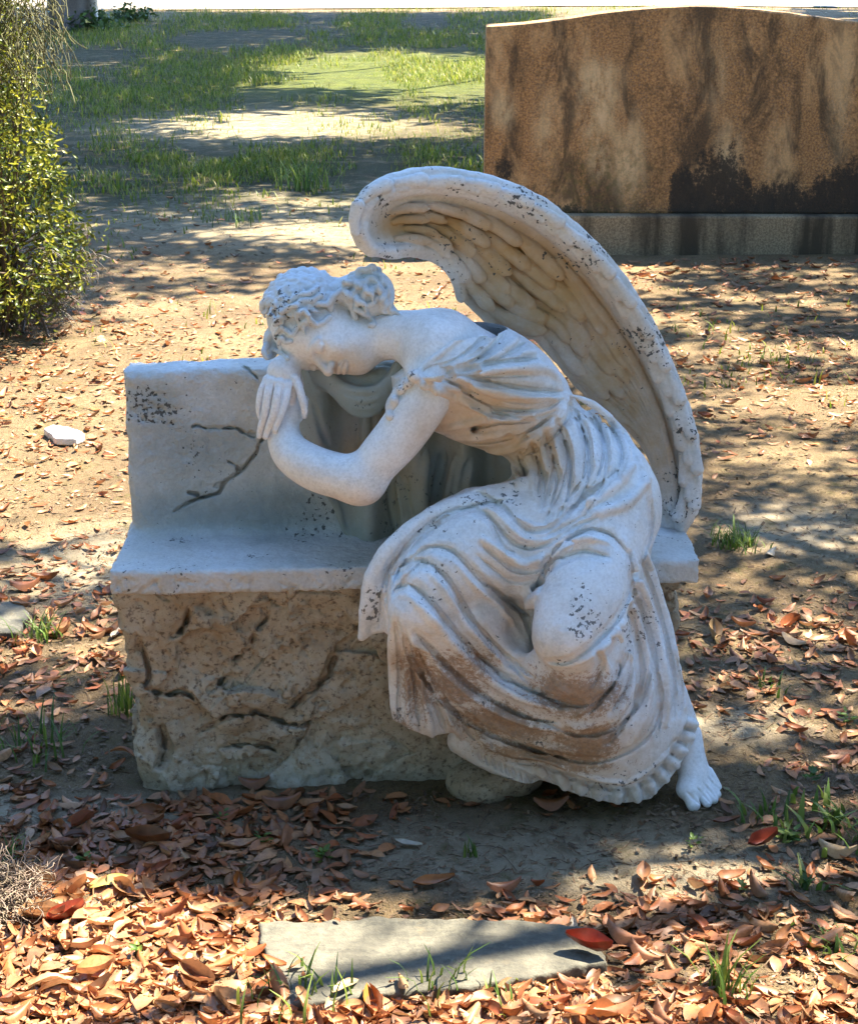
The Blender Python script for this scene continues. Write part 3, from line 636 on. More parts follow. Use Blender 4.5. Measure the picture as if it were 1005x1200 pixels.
# folds down the near side of the skirt
for p, r in [([(742, 690), (752, 722), (765, 768), (774, 820), (770, 862)], .0065), ([(737, 712), (748, 755), (751, 792), (740, 835), (712, 872)], .0065), ([(718, 747), (727, 773), (716, 806), (690, 836)], .0055), ([(753, 660), (768, 705), (781, 752), (790, 800), (790, 840)], .006), ([(748, 700), (760, 735), (770, 775)], .003),
             ([(728, 735), (739, 765), (736, 800), (715, 835)], .004), ([(700, 765), (706, 780), (695, 803)], .004), ([(792, 770), (799, 805), (797, 838)], .004)]: Gv(p, r, 0, .009)
for p, r in [([(746, 672), (760, 710), (772, 755), (782, 805), (780, 850)], .009), ([(738, 700), (749, 735), (759, 785), (757, 830), (738, 872)], .010), ([(724, 738), (737, 770), (737, 810), (716, 850)], .009), ([(757, 648), (772, 695), (786, 745), (796, 800)], .008), ([(706, 768), (712, 790), (700, 815), (676, 838)], .009)]: R_(p, r, -.001, .012)
# lips of the hem, pleats of the ruffle
R_([(600, 886), (636, 890), (682, 908), (723, 917), (744, 912), (775, 888), (800, 846), (803, 824)], .006, .0, .008)
Gv([(598, 893), (634, 898), (680, 916), (723, 926), (746, 922), (778, 896), (806, 850)], .006, .002, .004)
pl = [((628, 898), (640, 912)), ((655, 910), (664, 926)), ((678, 917), (682, 931)), ((700, 922), (702, 938)), ((722, 926), (724, 942)), ((742, 922), (748, 941)), ((758, 913), (768, 932)), ((770, 902), (782, 917)), ((780, 890), (795, 899)), ((789, 876), (805, 882)), ((797, 862), (813, 864)), ((803, 846), (817, 850))]
PLEAT = list(pl)
for i in range(9):
    a = 560 + i * 8; b = 880 + i * 4; Gv([(a, b), (a + 5, b + 14)], .004, 0, .004)
# cloth over the far knee
for p in [[(600, 584), (545, 596), (503, 618), (470, 648), (450, 680), (444, 735)], [(575, 588), (520, 602), (480, 634), (458, 664), (452, 700)], [(520, 610), (486, 640), (464, 676)]]: Gv(p, .0042, 0, .006)
R_([(450, 690), (452, 715), (456, 740)], .007, 0, .008)
# back seam of hip
R_([(664, 462), (700, 478), (735, 515), (756, 560), (765, 605)], .008, -.002, .010)
# arm opening, neckline
carve()
for a, b in PLEAT:
    c_ = (a[0] + (b[0] - a[0]) * .72, a[1] + (b[1] - a[1]) * .72); df.fold([a, ((a[0] + c_[0]) / 2, (a[1] + c_[1]) / 2), c_], .0120, .001, 'add', .005, .85)
for (a, b), (c, d) in zip(PLEAT[:-1], PLEAT[1:]):
    m = ((a[0] + c[0]) / 2, (a[1] + c[1]) / 2); n = ((b[0] + d[0]) / 2 + .5, (b[1] + d[1]) / 2 + 1.5); df.fold([m, ((m[0] + n[0]) / 2, (m[1] + n[1]) / 2), n], .0048, -.002, 'cut', .0015, .7)
def both(pts, r, off=.002):
    q = []; pts = [(u[0] * 100, u[1] * 100) for u in spline(np.array([[a / 100, b / 100, 0] for a, b in pts]), .035)]
    for a, b in pts:
        c = [h for h in (df.hit(a, b), hf.hit(a, b)) if h is not None]
        h = min(c, key=lambda v: v[1]) if c else None
        if h is None: continue
        q.append(h + (CAM - h) / np.linalg.norm(CAM - h) * off)
    q = np.array(q)
    y = q[:, 1].copy()
    for _ in range(3): y[1:-1] = (y[:-2] + y[1:-1] + y[2:]) / 3
    q[:, 1] = y
    q = q - (0, .0, 0)
    return spline(np.hstack([q, np.full((len(q), 1), r)]), .006)
neck_ = both([(476, 364), (490, 361), (506, 359), (522, 361), (536, 366), (546, 374), (550, 384), (543, 393), (530, 403), (512, 417), (496, 430), (486, 440)], .0062)
slv1 = both([(487, 442), (478, 449), (470, 457), (464, 466), (460, 476)], .013, .000)
slv2 = both([(486, 442), (500, 450), (515, 458), (530, 464), (548, 471), (570, 480)], .010, .001)
slv3 = both([(474, 447), (465, 454), (459, 464), (456, 478), (457, 488)], .009, .003); slv4 = both([(456, 484), (461, 487), (466, 484)], .008, .002)
# open the neckline: remove gown over the bare shoulder
nk = [(a[0], a[2]) for a in neck_[2::2]] + [tuple(a) for a in poly_at([(475, 448, -.03), (458, 455, 0), (440, 440, 0), (440, 350, .02), (470, 352, .1)], 0)]
df.prism(nk, -.4, .16, mode='cut', k=.003)
# free the bare upper arm from the bodice
df.tube(T((503, 487, -.07, .046), (475, 522, -.09, .055), (445, 560, -.09, .06)), 'cut', .006)
for t_ in (neck_, slv1, slv2, slv3): df.tube(t_, k=.006, smooth=False)
for a, b in ((462, 470), (470, 457), (478, 450), (497, 452), (512, 459)):
    h = both([(a, b), (a + 1, b), (a + 2, b)], .01)[0]; df.ell(h[:3], (.0095, .008, .0095), k=.006)
h = both([(484, 440), (485, 440), (486, 440)], .01)[0]; df.ell(h[:3] + (0, -.006, 0), (.0125, .011, .0125), k=.0015)
rough(df, .0012, 40, 2)
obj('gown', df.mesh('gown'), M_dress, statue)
# ---- wing
wf = Field([P(405, 300, .05)[0], -.03, .42], [.68, .42, 1.36], .0023)
WO = [(430, 292), (418, 285), (412, 262), (416, 240), (430, 222), (455, 208), (485, 200), (520, 199), (560, 205), (600, 217), (640, 237), (672, 262), (700, 288), (735, 330), (765, 378), (790, 430), (808, 480), (819, 520), (822, 560), (818, 600), (803, 627), (787, 632)]
WI = [(772, 628), (766, 600), (768, 572), (762, 545), (748, 520), (728, 500), (700, 478), (672, 454), (655, 432), (640, 415), (625, 399), (600, 402), (580, 390), (560, 372), (545, 358), (537, 345), (534, 328), (520, 315), (500, 306), (480, 301), (455, 304)]
wy = [(412, 262, .10), (430, 222, .12), (485, 200, .16), (560, 205, .20), (640, 237, .24), (700, 288, .26), (765, 378, .27), (808, 480, .27), (822, 560, .26), (800, 627, .25), (772, 628, .26), (762, 545, .29), (728, 500, .31), (655, 432, .31), (600, 402, .29), (545, 358, .27), (534, 328, .25), (480, 301, .17), (430, 292, .10),
      (470, 255, .21), (520, 260, .26), (580, 300, .30), (640, 340, .32), (700, 400, .33), (750, 470, .32), (780, 560, .29), (440, 262, .15)]
wdep = tps(wy, 0)
def wyat(px, py):
    y = .2
    for _ in range(6):
        p = P(px, py, y); y = float(wdep(p[0], p[2]))
    return y
def wp(px, py, off=0.0): return P(px, py, wyat(px, py) + off)
out_ = [(wp(a, b)[0], wp(a, b)[2]) for a, b in WO + WI]
wf.prism(out_, wdep, lambda X, Z: wdep(X, Z) + .045, k=.014)
rim = [(436, 292, .012), (424, 276, .016), (423, 255, .019), (432, 237, .022), (455, 222, .024), (487, 215, .025), (522, 215, .026), (560, 221, .028), (598, 234, .030), (634, 254, .031), (664, 278, .031), (692, 305, .031), (724, 346, .030), (752, 392, .028), (776, 440, .026), (794, 486, .024), (805, 525, .022), (809, 562, .020), (806, 595, .017), (797, 618, .012)]
wf.tube([tuple(wp(a, b, -.012)) + (r,) for a, b, r in rim], k=.022)
lip = [(436, 293, .011), (458, 294, .012), (485, 292, .012), (510, 299, .012), (526, 312, .012), (536, 330, .013), (541, 347, .013)]
wf.tube([tuple(wp(a, b, -.002)) + (r,) for a, b, r in lip], k=.014)
# second layer showing behind the lower tip
q2 = [(wp(a, b)[0], wp(a, b)[2]) for a, b in [(800, 500), (815, 500), (823, 545), (823, 590), (815, 622), (800, 634), (780, 634), (776, 600)]]
wf.prism(q2, lambda X, Z: wdep(X, Z) + .04, lambda X, Z: wdep(X, Z) + .10, k=.012)
# feathers: (base, tip, width px, lift) - laid from the lower tip upwards so each rank overlaps the next
def cat(p, t):
    q = spline(np.array([[a, b, 0] for a, b in p], float) * .01, .02) / .01
    s = np.r_[0, np.cumsum(np.linalg.norm(np.diff(q, axis=0), axis=1))]; s /= s[-1]
    return np.interp(t, s, q[:, 0]), np.interp(t, s, q[:, 1])
RIMI = [(452, 262), (452, 246), (470, 236), (500, 232), (540, 236), (580, 247), (620, 268), (655, 298), (690, 340), (722, 388), (748, 436), (768, 486), (780, 530), (787, 572), (790, 605)]
INN = [(455, 285), (480, 288), (510, 296), (530, 318), (548, 348), (575, 380), (605, 395), (640, 402), (665, 435), (700, 466), (735, 496), (758, 525), (768, 560), (771, 595), (780, 618)]
nrm = np.array([0, -math.cos(.3), math.sin(.3)])
def feather(pts, w, lift0, lift1, fl=2.6, quill=True):
    """pts photo polyline base->tip, w half width px"""
    q = spline(np.array([[a, b, 0] for a, b in pts], float) * .01, .05) / .01 if len(pts) > 2 else np.array([[pts[0][0] + (pts[1][0] - pts[0][0]) * t, pts[0][1] + (pts[1][1] - pts[0][1]) * t, 0] for t in np.linspace(0, 1, 9)])
    n = len(q); rows = []
    for i, a in enumerate(q):
        t = i / (n - 1); prof = min(1, .62 + .9 * t) * math.sqrt(max(0.0, 1 - max(0, (t - .86) / .17) ** 2))
        r = w / 545 * max(prof, .25)
        rows.append(tuple(wp(a[0], a[1], -(lift0 + (lift1 - lift0) * t))) + (r,))
    wf.tube(rows, k=.0015, smooth=False, flat=(nrm, fl))
    if quill: 
        rr = [(x, y - r / fl * .92, z, .0016) for x, y, z, r in rows[1:-1]]
        wf.tube(rr, k=.002, smooth=False)
        for i in range(2, len(rows) - 1, 1):      # barbs
            if i % 2: continue
fr = random.Random(4)
# primaries
N_ = 9; prim = []
for j in range(N_):
    u = j / (N_ - 1)
    t0 = .40 + .05 * (1 - u); pts = []
    tend = 1.0 - .13 * u ** 1.5 if u < .75 else .86 - (u - .75) * .5
    tst = .42 + .05 * math.sin(u * 9)
    for t in np.linspace(tst, tend, 7):
        a = cat(RIMI, t); b = cat(INN, t); m = .06 + .88 * u
        pts.append((a[0] + (b[0] - a[0]) * m, a[1] + (b[1] - a[1]) * m))
    feather(pts, 9.0 if u < .8 else 8.0, -.002 + .010 * (1 - u), .006 + .010 * (1 - u), 1.7)
    if j: prim.append([((a[0] + b[0]) / 2, (a[1] + b[1]) / 2) for a, b in zip(pts, lastp)])
    lastp = pts
for p_ in prim: wf.fold(p_, .0034, -.0015, 'cut', .002)
# long coverts, then shorter ranks towards the root
for rank, (ta, tb, ln, wd, cnt, lf) in enumerate([(.46, .66, .17, 8.5, 6, .004), (.36, .55, .15, 9.0, 6, .007), (.27, .46, .13, 9.5, 6, .009), (.20, .36, .11, 9.0, 6, .011), (.13, .28, .09, 8.0, 5, .012), (.07, .20, .08, 7.0, 5, .012), (.03, .12, .07, 6.0, 4, .012)]):
    for j in range(cnt):
        u = (j + .5) / cnt
        t1 = ta + ln + (tb - ta) * (.5 + .5 * math.sin(rank * 1.7 + j * 2.4)) * .35 + fr.uniform(-.01, .01)
        t0 = t1 - ln * 1.1; pts = []
        for t in np.linspace(max(0, t0), t1, 5):
            a = cat(RIMI, t); b = cat(INN, t); m = .04 + .90 * u + (t - t0) * .5 * (1 if u < .75 else .1)
            pts.append((a[0] + (b[0] - a[0]) * m, a[1] + (b[1] - a[1]) * m))
        feather(pts, wd + fr.uniform(-1, 1), lf - .010, lf + .012 + fr.uniform(0, .004), 1.35)
# overlapping scale edges along the leading edge
for i in range(46):
    t = .03 + i / 46 * .93
    q_ = [cat([(a, b) for a, b, r in rim], min(1, t + d)) for d in (0, .022, .045)]
    o = (i % 3 - 1) * 15; nx = 1 if i % 2 else -1
    pts = [(a + o * .5, b - abs(o) * .2) for a, b in q_]
    rr = float(np.interp(t, np.linspace(0, 1, len(rim)), [r[2] for r in rim]))
    rows = [tuple(wp(a, b, -.012 - rr * .80 - .0030 * k_)) + (.009 + .003 * k_,) for k_, (a, b) in enumerate(pts)]
    wf.tube(rows, k=.0015, smooth=False, flat=(nrm, 1.5))
# root that ties the wing to the back
wf.tube([tuple(P(575, 405, .27)) + (.035,), tuple(P(610, 430, .24)) + (.03,)], k=.02)
rough(wf, .0014, 45, 4)
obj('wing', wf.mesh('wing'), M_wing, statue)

# ---- drapery hanging over the back of the bench, cowl under the chin
cf = Field([P(340, 500, .1)[0], .02, .50], [P(625, 500, .2)[0], .32, .96], .003)
poly = [(P(a, b, .2)[0], P(a, b, .2)[2]) for a, b in [(348, 425), (400, 420), (470, 425), (530, 470), (600, 520), (608, 560), (590, 600), (500, 640), (442, 652), (425, 650), (403, 622), (388, 588), (372, 560), (352, 520)]]
cf.prism(poly, lambda X, Z: .185 + .02 * np.sin(X * 60), .30, k=.012)
for p, r in [([(418, 470), (417, 520), (413, 580)], .008), ([(438, 470), (437, 520), (434, 590)], .006), ([(365, 470), (375, 500), (385, 520)], .008), ([(475, 560), (480, 600), (492, 640)], .008), ([(455, 580), (462, 615), (468, 650)], .006), ([(520, 530), (512, 570), (505, 600)], .012), ([(550, 540), (540, 575), (535, 600)], .01)]: cf.fold(p, r, 0, 'cut', .008)
for p, r in [([(428, 470), (427, 530), (420, 590)], .008), ([(466, 560), (472, 600), (480, 645)], .009), ([(395, 590), (404, 620), (425, 646)], .006), ([(500, 530), (496, 570), (498, 620)], .012), ([(534, 535), (526, 575), (522, 600)], .010)]: cf.fold(p, r, .002, 'add', .010)
for k_, (o, r) in enumerate(((0, .012), (9, .010), (-9, .011), (16, .008))):
    cf.tube(T((372 - o * .5, 428 + o * .3, .14, r), (392, 452 + o * .6, .11, r), (415, 467 + o, .10, r), (440, 466 + o, .10, r), (458, 448 + o * .6, .11, r), (466, 430, .12, r)), k=.005)
cf.tube(T((380, 440, .16, .03), (415, 452, .15, .035), (450, 445, .15, .03)), k=.02)
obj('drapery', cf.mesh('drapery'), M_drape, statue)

# ---- foot at the hem
ff = Field([P(770, 860, 0)[0], -.16, -.01], [P(860, 860, 0)[0], .08, .17], .0021)
ff.tube(T((806, 862, .01, .030), (808, 882, -.01, .032), (811, 905, -.035, .032), (811, 922, -.06, .026)), k=.02)
ff.tube(T((806, 890, .0, .028), (822, 912, -.025, .024), (829, 922, -.04, .019)), k=.02)
ff.ell(P(806, 926, -.068), (.026, .03, .020), k=.018)
for row in [((804, 924, -.066, .018), (808, 934, -.086, .0155), (812, 943, -.098, .0150)), ((815, 920, -.06, .0125), (822, 932, -.078, .0110), (828, 941, -.092, .0105)), ((821, 915, -.05, .0115), (829, 927, -.068, .0102), (836, 937, -.083, .0096)),
            ((826, 910, -.04, .0105), (834, 921, -.056, .0094), (840, 931, -.071, .0088)), ((830, 904, -.028, .0100), (836, 913, -.042, .0088), (841, 922, -.055, .0080))]:
    ff.tube(T(*row), k=.0035)
for p_ in ([(804, 928), (812, 936), (820, 943)], [(816, 923), (824, 932), (832, 941)], [(822, 916), (831, 926), (838, 935)], [(827, 909), (835, 918), (842, 925)]): ff.fold(p_, .0032, -.001, 'cut', .002)
obj('foot', ff.mesh('foot'), M_skin, statue, label='bare foot below the hem')
# ---- lump of stone under the hem (hidden foot of the cast)
lf = Field([P(505, 900, 0)[0], -.12, -.03], [P(640, 900, 0)[0], .12, .14], .004)
lf.ell(P(562, 918, -.01), (.075, .07, .045), k=.01); lf.ell(P(600, 905, .0), (.07, .06, .05), k=.02)
rough(lf, .008, 14, 1)
obj('cast_support', lf.mesh('cast_support'), M_rock, statue)
# ------------------------------------------------------------------ the ground
def gh(x, y):      # ground height
    x = np.asarray(x, float); y = np.asarray(y, float)
    near = np.exp(-((x / 2.5) ** 2 + (y / 2.5) ** 2))
    h = .018 * fbm(x * .9, y * .9, x * 0 + .5, 3, N2) * (1 - .6 * near) + .004 * fbm(x * 6, y * 6, x * 0 + .2, 3, N1)
    return h + .06 * fbm(x * .12, y * .12, x * 0, 2, N2) * np.clip((y - 4) / 10, 0, 1)
def axis(segs):
    out = []
    for a, b, s in segs: out += list(np.arange(a, b, s))
    return np.array(out + [segs[-1][1]])
ax_ = axis([(-220, -20, 10), (-20, -4, .8), (-4, -1.5, .08), (-1.5, 1.5, .012), (1.5, 4, .08), (4, 20, .8), (20, 220, 10)])
ay_ = axis([(-20, -2, 1.0), (-2, -1, .05), (-1, 1.6, .012), (1.6, 4, .03), (4, 10, .08), (10, 30, .4), (30, 60, 2), (60, 320, 10)])
XX, YY = np.meshgrid(ax_, ay_, indexing='ij'); ZZ = gh(XX, YY) + .0022 * N1(XX * 45, YY * 45, XX * 0 + 4) * (np.abs(XX) < 2) + .0016 * N2(XX * 110, YY * 110, XX * 0 + 4) * (np.abs(XX) < 2)
nx, ny = XX.shape; ii = np.arange(nx * ny).reshape(nx, ny)
gme = pymesh('ground', np.stack([XX.ravel(), YY.ravel(), ZZ.ravel()], 1), np.stack([ii[:-1, :-1].ravel(), ii[1:, :-1].ravel(), ii[1:, 1:].ravel(), ii[:-1, 1:].ravel()], 1))
M_ground, nt_, b_ = newmat('sandy_soil'); q = NT(nt_); pos = q.pos()
n1 = q.noise(pos, 1.6, 5, .6, .4); n2 = q.noise(pos, 14, 6, .7); n3 = q.noise(pos, 90, 5, .75); n4 = q.noise(pos, 260, 3, .7)
c = q.mix(q.ramp(n1, [(.36, 0), (.62, 1)]), (.28, .20, .105), (.16, .105, .055))
c = q.mix(q.ramp(n2, [(.46, 0), (.70, .6)]), c, (.12, .08, .048))
c = q.mix(q.ramp(n3, [(.50, 0), (.66, .7)]), c, (.065, .045, .028))
c = q.mix(q.ramp(n4, [(.55, 0), (.7, .6)]), c, (.42, .35, .25))
# pale bare sand patches and greener grass ground further off, darkened to paint in lawn shade
for cc, r in ((G(560, 1000), (.30, .15, .5)), (G(770, 1010), (.28, .14, .5)), (G(150, 660), (.35, .35, .5)), (G(300, 150), (1.3, 1.3, 2)), (G(450, 250), (1.8, 1.2, 2)), (G(930, 620), (.25, .25, 1)), (G(850, 850), (.18, .10, 1)), (G(230, 945), (.2, .08, 1)), (G(60, 950), (.25, .08, 1))):
    c = q.mix(q.math('MULTIPLY', q.math('MULTIPLY', q.blob(pos, tuple(cc), r, .6), .85), q.ramp(n2, [(.40, 1), (.7, .2)])), c, (.42, .355, .25))
gm = None
for cc, r in ((G(450, 200), (3.5, 3.2, 3)), (G(230, 180), (2.2, 4, 3)), (G(440, 60), (22, 14, 5)), (G(-200, 170), (5, 4.5, 3)), (G(1300, 150), (6, 4.5, 3)), (G(200, 90), (2.5, 4, 5)), (G(470, 95), (3, 6, 5)), (G(300, 50), (6, 14, 5))):
    v = q.blob(pos, tuple(cc), r, .3); gm = v if gm is None else q.math('MAXIMUM', gm, v)
c = q.mix(q.math('MULTIPLY', q.math('MULTIPLY', gm, .8), q.ramp(q.noise(pos, 3.5, 5, .7), [(.32, .15), (.50, 1)])), c, (.028, .034, .012))
c = q.mix(q.math('MULTIPLY', q.blob(pos, tuple(G(460, 88)), (2.6, 4.5, 4), .5), .85), c, q.mix(q.ramp(q.noise(pos, 5, 6, .8), [(.42, 0), (.6, 1)]), (.10, .12, .02), (.045, .06, .013)))
c = q.mix(q.ramp(q.noise(pos, 7, 6, .8), [(.54, 0), (.66, .45)]), c, (.12, .12, .03))
for cc, r_ in ((G(300, 148), (1.5, 1.6, 2)), (G(420, 262), (1.6, .9, 2))):
    c = q.mix(q.math('MULTIPLY', q.math('MULTIPLY', q.blob(pos, tuple(cc), r_, .6), .85), q.ramp(n2, [(.36, 1), (.6, .3)])), c, (.36, .29, .18))
q.l(c, b_.inputs['Base Color']); b_.inputs['Roughness'].default_value = .95; b_.inputs['Specular IOR Level'].default_value = .15
q.l(q.bump(q.math('ADD', q.math('ADD', n2, n3), n4), 1.0, .012), b_.inputs['Normal'])
obj('ground', gme, M_ground, kind='structure')
# pale road across the top of the view
M_road, nt_, b_ = newmat('pale_sandy_road'); q = NT(nt_); pos = q.pos()
q.l(q.mix(q.ramp(q.noise(pos, 1.2, 5, .6), [(.35, 0), (.7, 1)]), (.27, .22, .16), (.19, .15, .11)), b_.inputs['Base Color']); b_.inputs['Roughness'].default_value = .95
xs = np.linspace(-60, 60, 60); ver = []; 
for x in xs:
    for y in np.linspace(44, 60, 9): ver.append((x, y + .5 * math.sin(x * .2), float(gh(x, y + .5 * math.sin(x * .2))) + .03))
ver = np.array(ver); jj = np.arange(60 * 9).reshape(60, 9)
obj('road', pymesh('road', ver, np.stack([jj[:-1, :-1].ravel(), jj[1:, :-1].ravel(), jj[1:, 1:].ravel(), jj[:-1, 1:].ravel()], 1)), M_road, kind='structure')

# ------------------------------------------------------------------ leaves, litter, grass
def leafmat(name, cols, attr=True, trans=.25, rough=.6, spot=True):
    m, nt, b = newmat(name); q = NT(nt)
    if attr: v = q.n('ShaderNodeAttribute', attribute_name='tint').outputs['Fac']
    else: v = q.n('ShaderNodeObjectInfo').outputs['Random']
    k = len(cols); col = q.ramp(v, [((i + .0) / k, c) for i, c in enumerate(cols)], 'CONSTANT' if not attr else 'LINEAR')
    if spot: col = q.mix(q.ramp(q.noise(q.pos(), 60, 4, .7), [(.42, 0), (.7, .65)]), col, (.10, .05, .025))
    q.l(col, b.inputs['Base Color']); b.inputs['Roughness'].default_value = rough; b.inputs['Specular IOR Level'].default_value = .4
    t = nt.nodes.new('ShaderNodeBsdfTranslucent'); q.l(col, t.inputs[0]); mx = nt.nodes.new('ShaderNodeMixShader'); mx.inputs[0].default_value = trans
    out = [n for n in nt.nodes if n.type == 'OUTPUT_MATERIAL'][0]; q.l(b.outputs[0], mx.inputs[1]); q.l(t.outputs[0], mx.inputs[2]); q.l(mx.outputs[0], out.inputs[0])
    return m
DRY = [tuple(x * k_ for x, k_ in zip(a, (.82, .58, .41))) for a in [(.50, .27, .13), (.40, .16, .065), (.56, .38, .22), (.30, .11, .05), (.62, .46, .30), (.46, .21, .09), (.13, .075, .045), (.50, .40, .28), (.42, .24, .15), (.36, .24, .16)]]
M_dry = leafmat('dry_leaf', DRY, True, .18, .5); M_dry1 = leafmat('single_dry_leaf', DRY, False, .18, .5)
def leaf_grid(L=1.0, W=.36, curl=.25, bend=.2, twist=0.0, nu=6, nv=4, seed=0):
    """unit leaf blade along +x, curled across and along"""
    r = random.Random(seed); vs = []; fs = []
    for i in range(nu + 1):
        t = i / nu; w = W * (math.sin(math.pi * min(1, t ** .8 * .98 + .01)) ** .75) * .5 + .008
        for j in range(nv + 1):
            s = j / nv * 2 - 1
            x = t * L; y = w * s; z = curl * W * abs(s) ** 1.6 * (.4 + .6 * math.sin(t * 3)) + bend * L * (t - .45) ** 2 * 1.8 + .02 * math.sin(s * 5 + t * 9 + seed)
            a = twist * (t - .5); y, z = y * math.cos(a) - z * math.sin(a), y * math.sin(a) + z * math.cos(a)
            vs.append((x - L / 2, y, z))
    for i in range(nu):
        for j in range(nv):
            a = i * (nv + 1) + j; fs.append((a, a + nv + 1, a + nv + 2, a + 1))
    v = np.array(vs); v[:, 2] -= v[:, 2].min(); return v, np.array(fs)
LV = [leaf_grid(1, .30 + .12 * (i % 3) / 2, [.5, -.5, .9, .15, -.8, .3][i % 6], [.25, .1, .5, -.2, .3, -.35, .05][i % 7], [0, .9, -.7, .4][i % 4], seed=i) for i in range(14)]
LVs = [leaf_grid(1, .30 + .05 * (i % 4), [.3, -.35, .6, .1][i % 4], [.25, .1, .5, -.2][i % 4], [0, .9, -.7][i % 3], 5, 2, i) for i in range(10)]
def rotm(rx, ry, rz):
    return np.array(Matrix.Rotation(rz, 3, 'Z') @ Matrix.Rotation(ry, 3, 'Y') @ Matrix.Rotation(rx, 3, 'X'))
def scatter(name, items, kind_list, mat, **kw):
    """items: (x, y, z, scale, rx, ry, rz, variant, tint) joined in one mesh"""
    V = []; Fc = []; Tn = []; o = 0
    for x, y, z, s, rx, ry, rz, k, t in items:
        v, f = kind_list[k % len(kind_list)]
        V.append(v @ (rotm(rx, ry, rz).T * s) + (x, y, z)); Fc.append(f + o); o += len(v); Tn.append(np.full(len(v), t))
    me = pymesh(name, np.vstack(V), np.vstack(Fc))
    a = me.attributes.new('tint', 'FLOAT', 'POINT'); a.data.foreach_set('value', np.concatenate(Tn).astype(np.float32))
    return obj(name, me, mat, **kw)
SLAB = [(302, 1077), (452, 1069), (600, 1072), (694, 1082), (713, 1122), (560, 1150), (334, 1172)]
slab_w = [tuple(G(a, b, .03)[:2]) for a, b in SLAB]
def inpoly(x, y, poly):
    c = False; n = len(poly)
    for i in range(n):
        a = poly[i]; b = poly[i - 1]
        if (a[1] > y) != (b[1] > y) and x < (b[0] - a[0]) * (y - a[1]) / (b[1] - a[1]) + a[0]: c = not c
    return c
def blocked(x, y):
    if -.70 < x < .60 and -.03 < y < .45: return True
    if y > 6.55 and y < 7.3 and x > .2: return True
    return False
def toph(x, y):
    return .024 if inpoly(x, y, slab_w) else float(gh(x, y))
def lden(px, py):
    """how much litter lies at a photo position"""
    px = min(1020, max(-10, px)); py = min(1205, py)
    e = lambda cx, cy, rx, ry: math.exp(-(((px - cx) / rx) ** 2 + ((py - cy) / ry) ** 2))
    d = .16 + 1.5 * e(130, 1110, 230, 110) + 1.3 * e(480, 1200, 420, 45) + .7 * e(250, 970, 190, 40) + .8 * e(620, 1085, 160, 25) + .7 * e(810, 1080, 120, 40) + .6 * e(60, 760, 120, 120) + .7 * e(900, 760, 140, 45) + .55 * e(920, 1180, 120, 60)
    d += 1.7 * e(850, 325, 240, 26) + 1.1 * e(60, 440, 160, 100) + .5 * e(250, 380, 160, 30) + 1.0 * e(900, 430, 180, 60) + .5 * e(500, 360, 200, 40) + .45 * e(930, 910, 110, 70) + .4 * e(300, 925, 130, 18)
    d -= .5 * e(880, 900, 110, 70) + .3 * e(900, 620, 120, 60) + .3 * e(100, 840, 90, 60) + .9 * e(540, 1000, 90, 40) * 1.0 + .35 * e(760, 1000, 110, 35) + .9 * e(500, 1110, 170, 35)
    return d
def frame_point(r, y0=150, y1=1215, x0=-30, x1=1035, pw=1.0):
    while True:
        px = r.uniform(x0, x1); py = y0 + (y1 - y0) * r.random() ** pw
        if r.random() * 1.6 > lden(px, py): continue
        p = G(px, py, 0)
        if blocked(p[0], p[1]): continue
        return px, py, p
r = random.Random(21); items = []
while len(items) < 8800:
    px, py, p = frame_point(r, 235, 1215)
    dist = p[1] + 3.39; s = r.uniform(.016, .060) * (1 + .02 * dist); big = r.random() < .25
    if inpoly(p[0], p[1], slab_w) and r.random() < .93: continue
    if r.random() > min(1, (3.2 / dist) ** 0.0): continue
    items.append((p[0], p[1], toph(p[0], p[1]) + r.uniform(0, .006), s * (1.15 if big else .8), r.gauss(0, .25), r.gauss(0, .18), r.uniform(0, 6.28), r.randrange(14), r.random()))
scatter('leaf_litter', items, LVs, M_dry, kind='stuff', label='dry brown and tan leaves carpeting the sandy ground', category='leaf litter')
r9 = random.Random(99); out_items = []
while len(out_items) < 9000:      # the litter carries on past the sides and foot of the view
    px = r9.uniform(-700, 1700); py = 250 + 1350 * r9.random()
    if -20 < px < 1025 and py < 1210: continue
    if r9.random() * 1.5 > lden(px, py) + .12: continue
    p = G(px, py, 0)
    if blocked(p[0], p[1]): continue
    dist = p[1] + 3.39; out_items.append((p[0], p[1], float(gh(p[0], p[1])) + r9.uniform(0, .006), r9.uniform(.025, .065) * (1 + .02 * dist), r9.gauss(0, .25), r9.gauss(0, .18), r9.uniform(0, 6.28), r9.randrange(14), r9.random()))
scatter('outer_leaf_litter', out_items, LVs, M_dry, kind='stuff', label='dry leaves on the ground beyond the edges of the view', category='leaf litter')
# crumbs of bark, seed husks and leaf bits
crumb = []
for i in range(5):
    rr = random.Random(i); v = np.array([(-.5, -.12, 0), (.5, -.1, .05), (.45, .12, .1), (-.4, .14, .02)]) * (1, rr.uniform(.4, 2.0), 1); crumb.append((v, np.array([(0, 1, 2, 3)])))
items = []
while len(items) < 26000:
    px = r.uniform(-30, 1035); py = r.uniform(250, 1215); p = G(px, py, 0)
    if blocked(p[0], p[1]) or inpoly(p[0], p[1], slab_w): continue
    if N2(px * .02, py * .03, 1.5) * .5 + .62 < r.random(): continue
    dist = p[1] + 3.39
    items.append((p[0], p[1], float(gh(p[0], p[1])) + r.uniform(.001, .006), r.uniform(.004, .017) * (dist / 3.2) ** .5, r.gauss(0, .35), r.gauss(0, .3), r.uniform(0, 6.28), r.randrange(5), r.random()))
M_crumb = leafmat('bark_crumb', [(.09, .055, .03), (.15, .09, .05), (.06, .038, .024), (.20, .14, .085), (.11, .06, .03), (.14, .09, .05)], True, .0, .9, False)
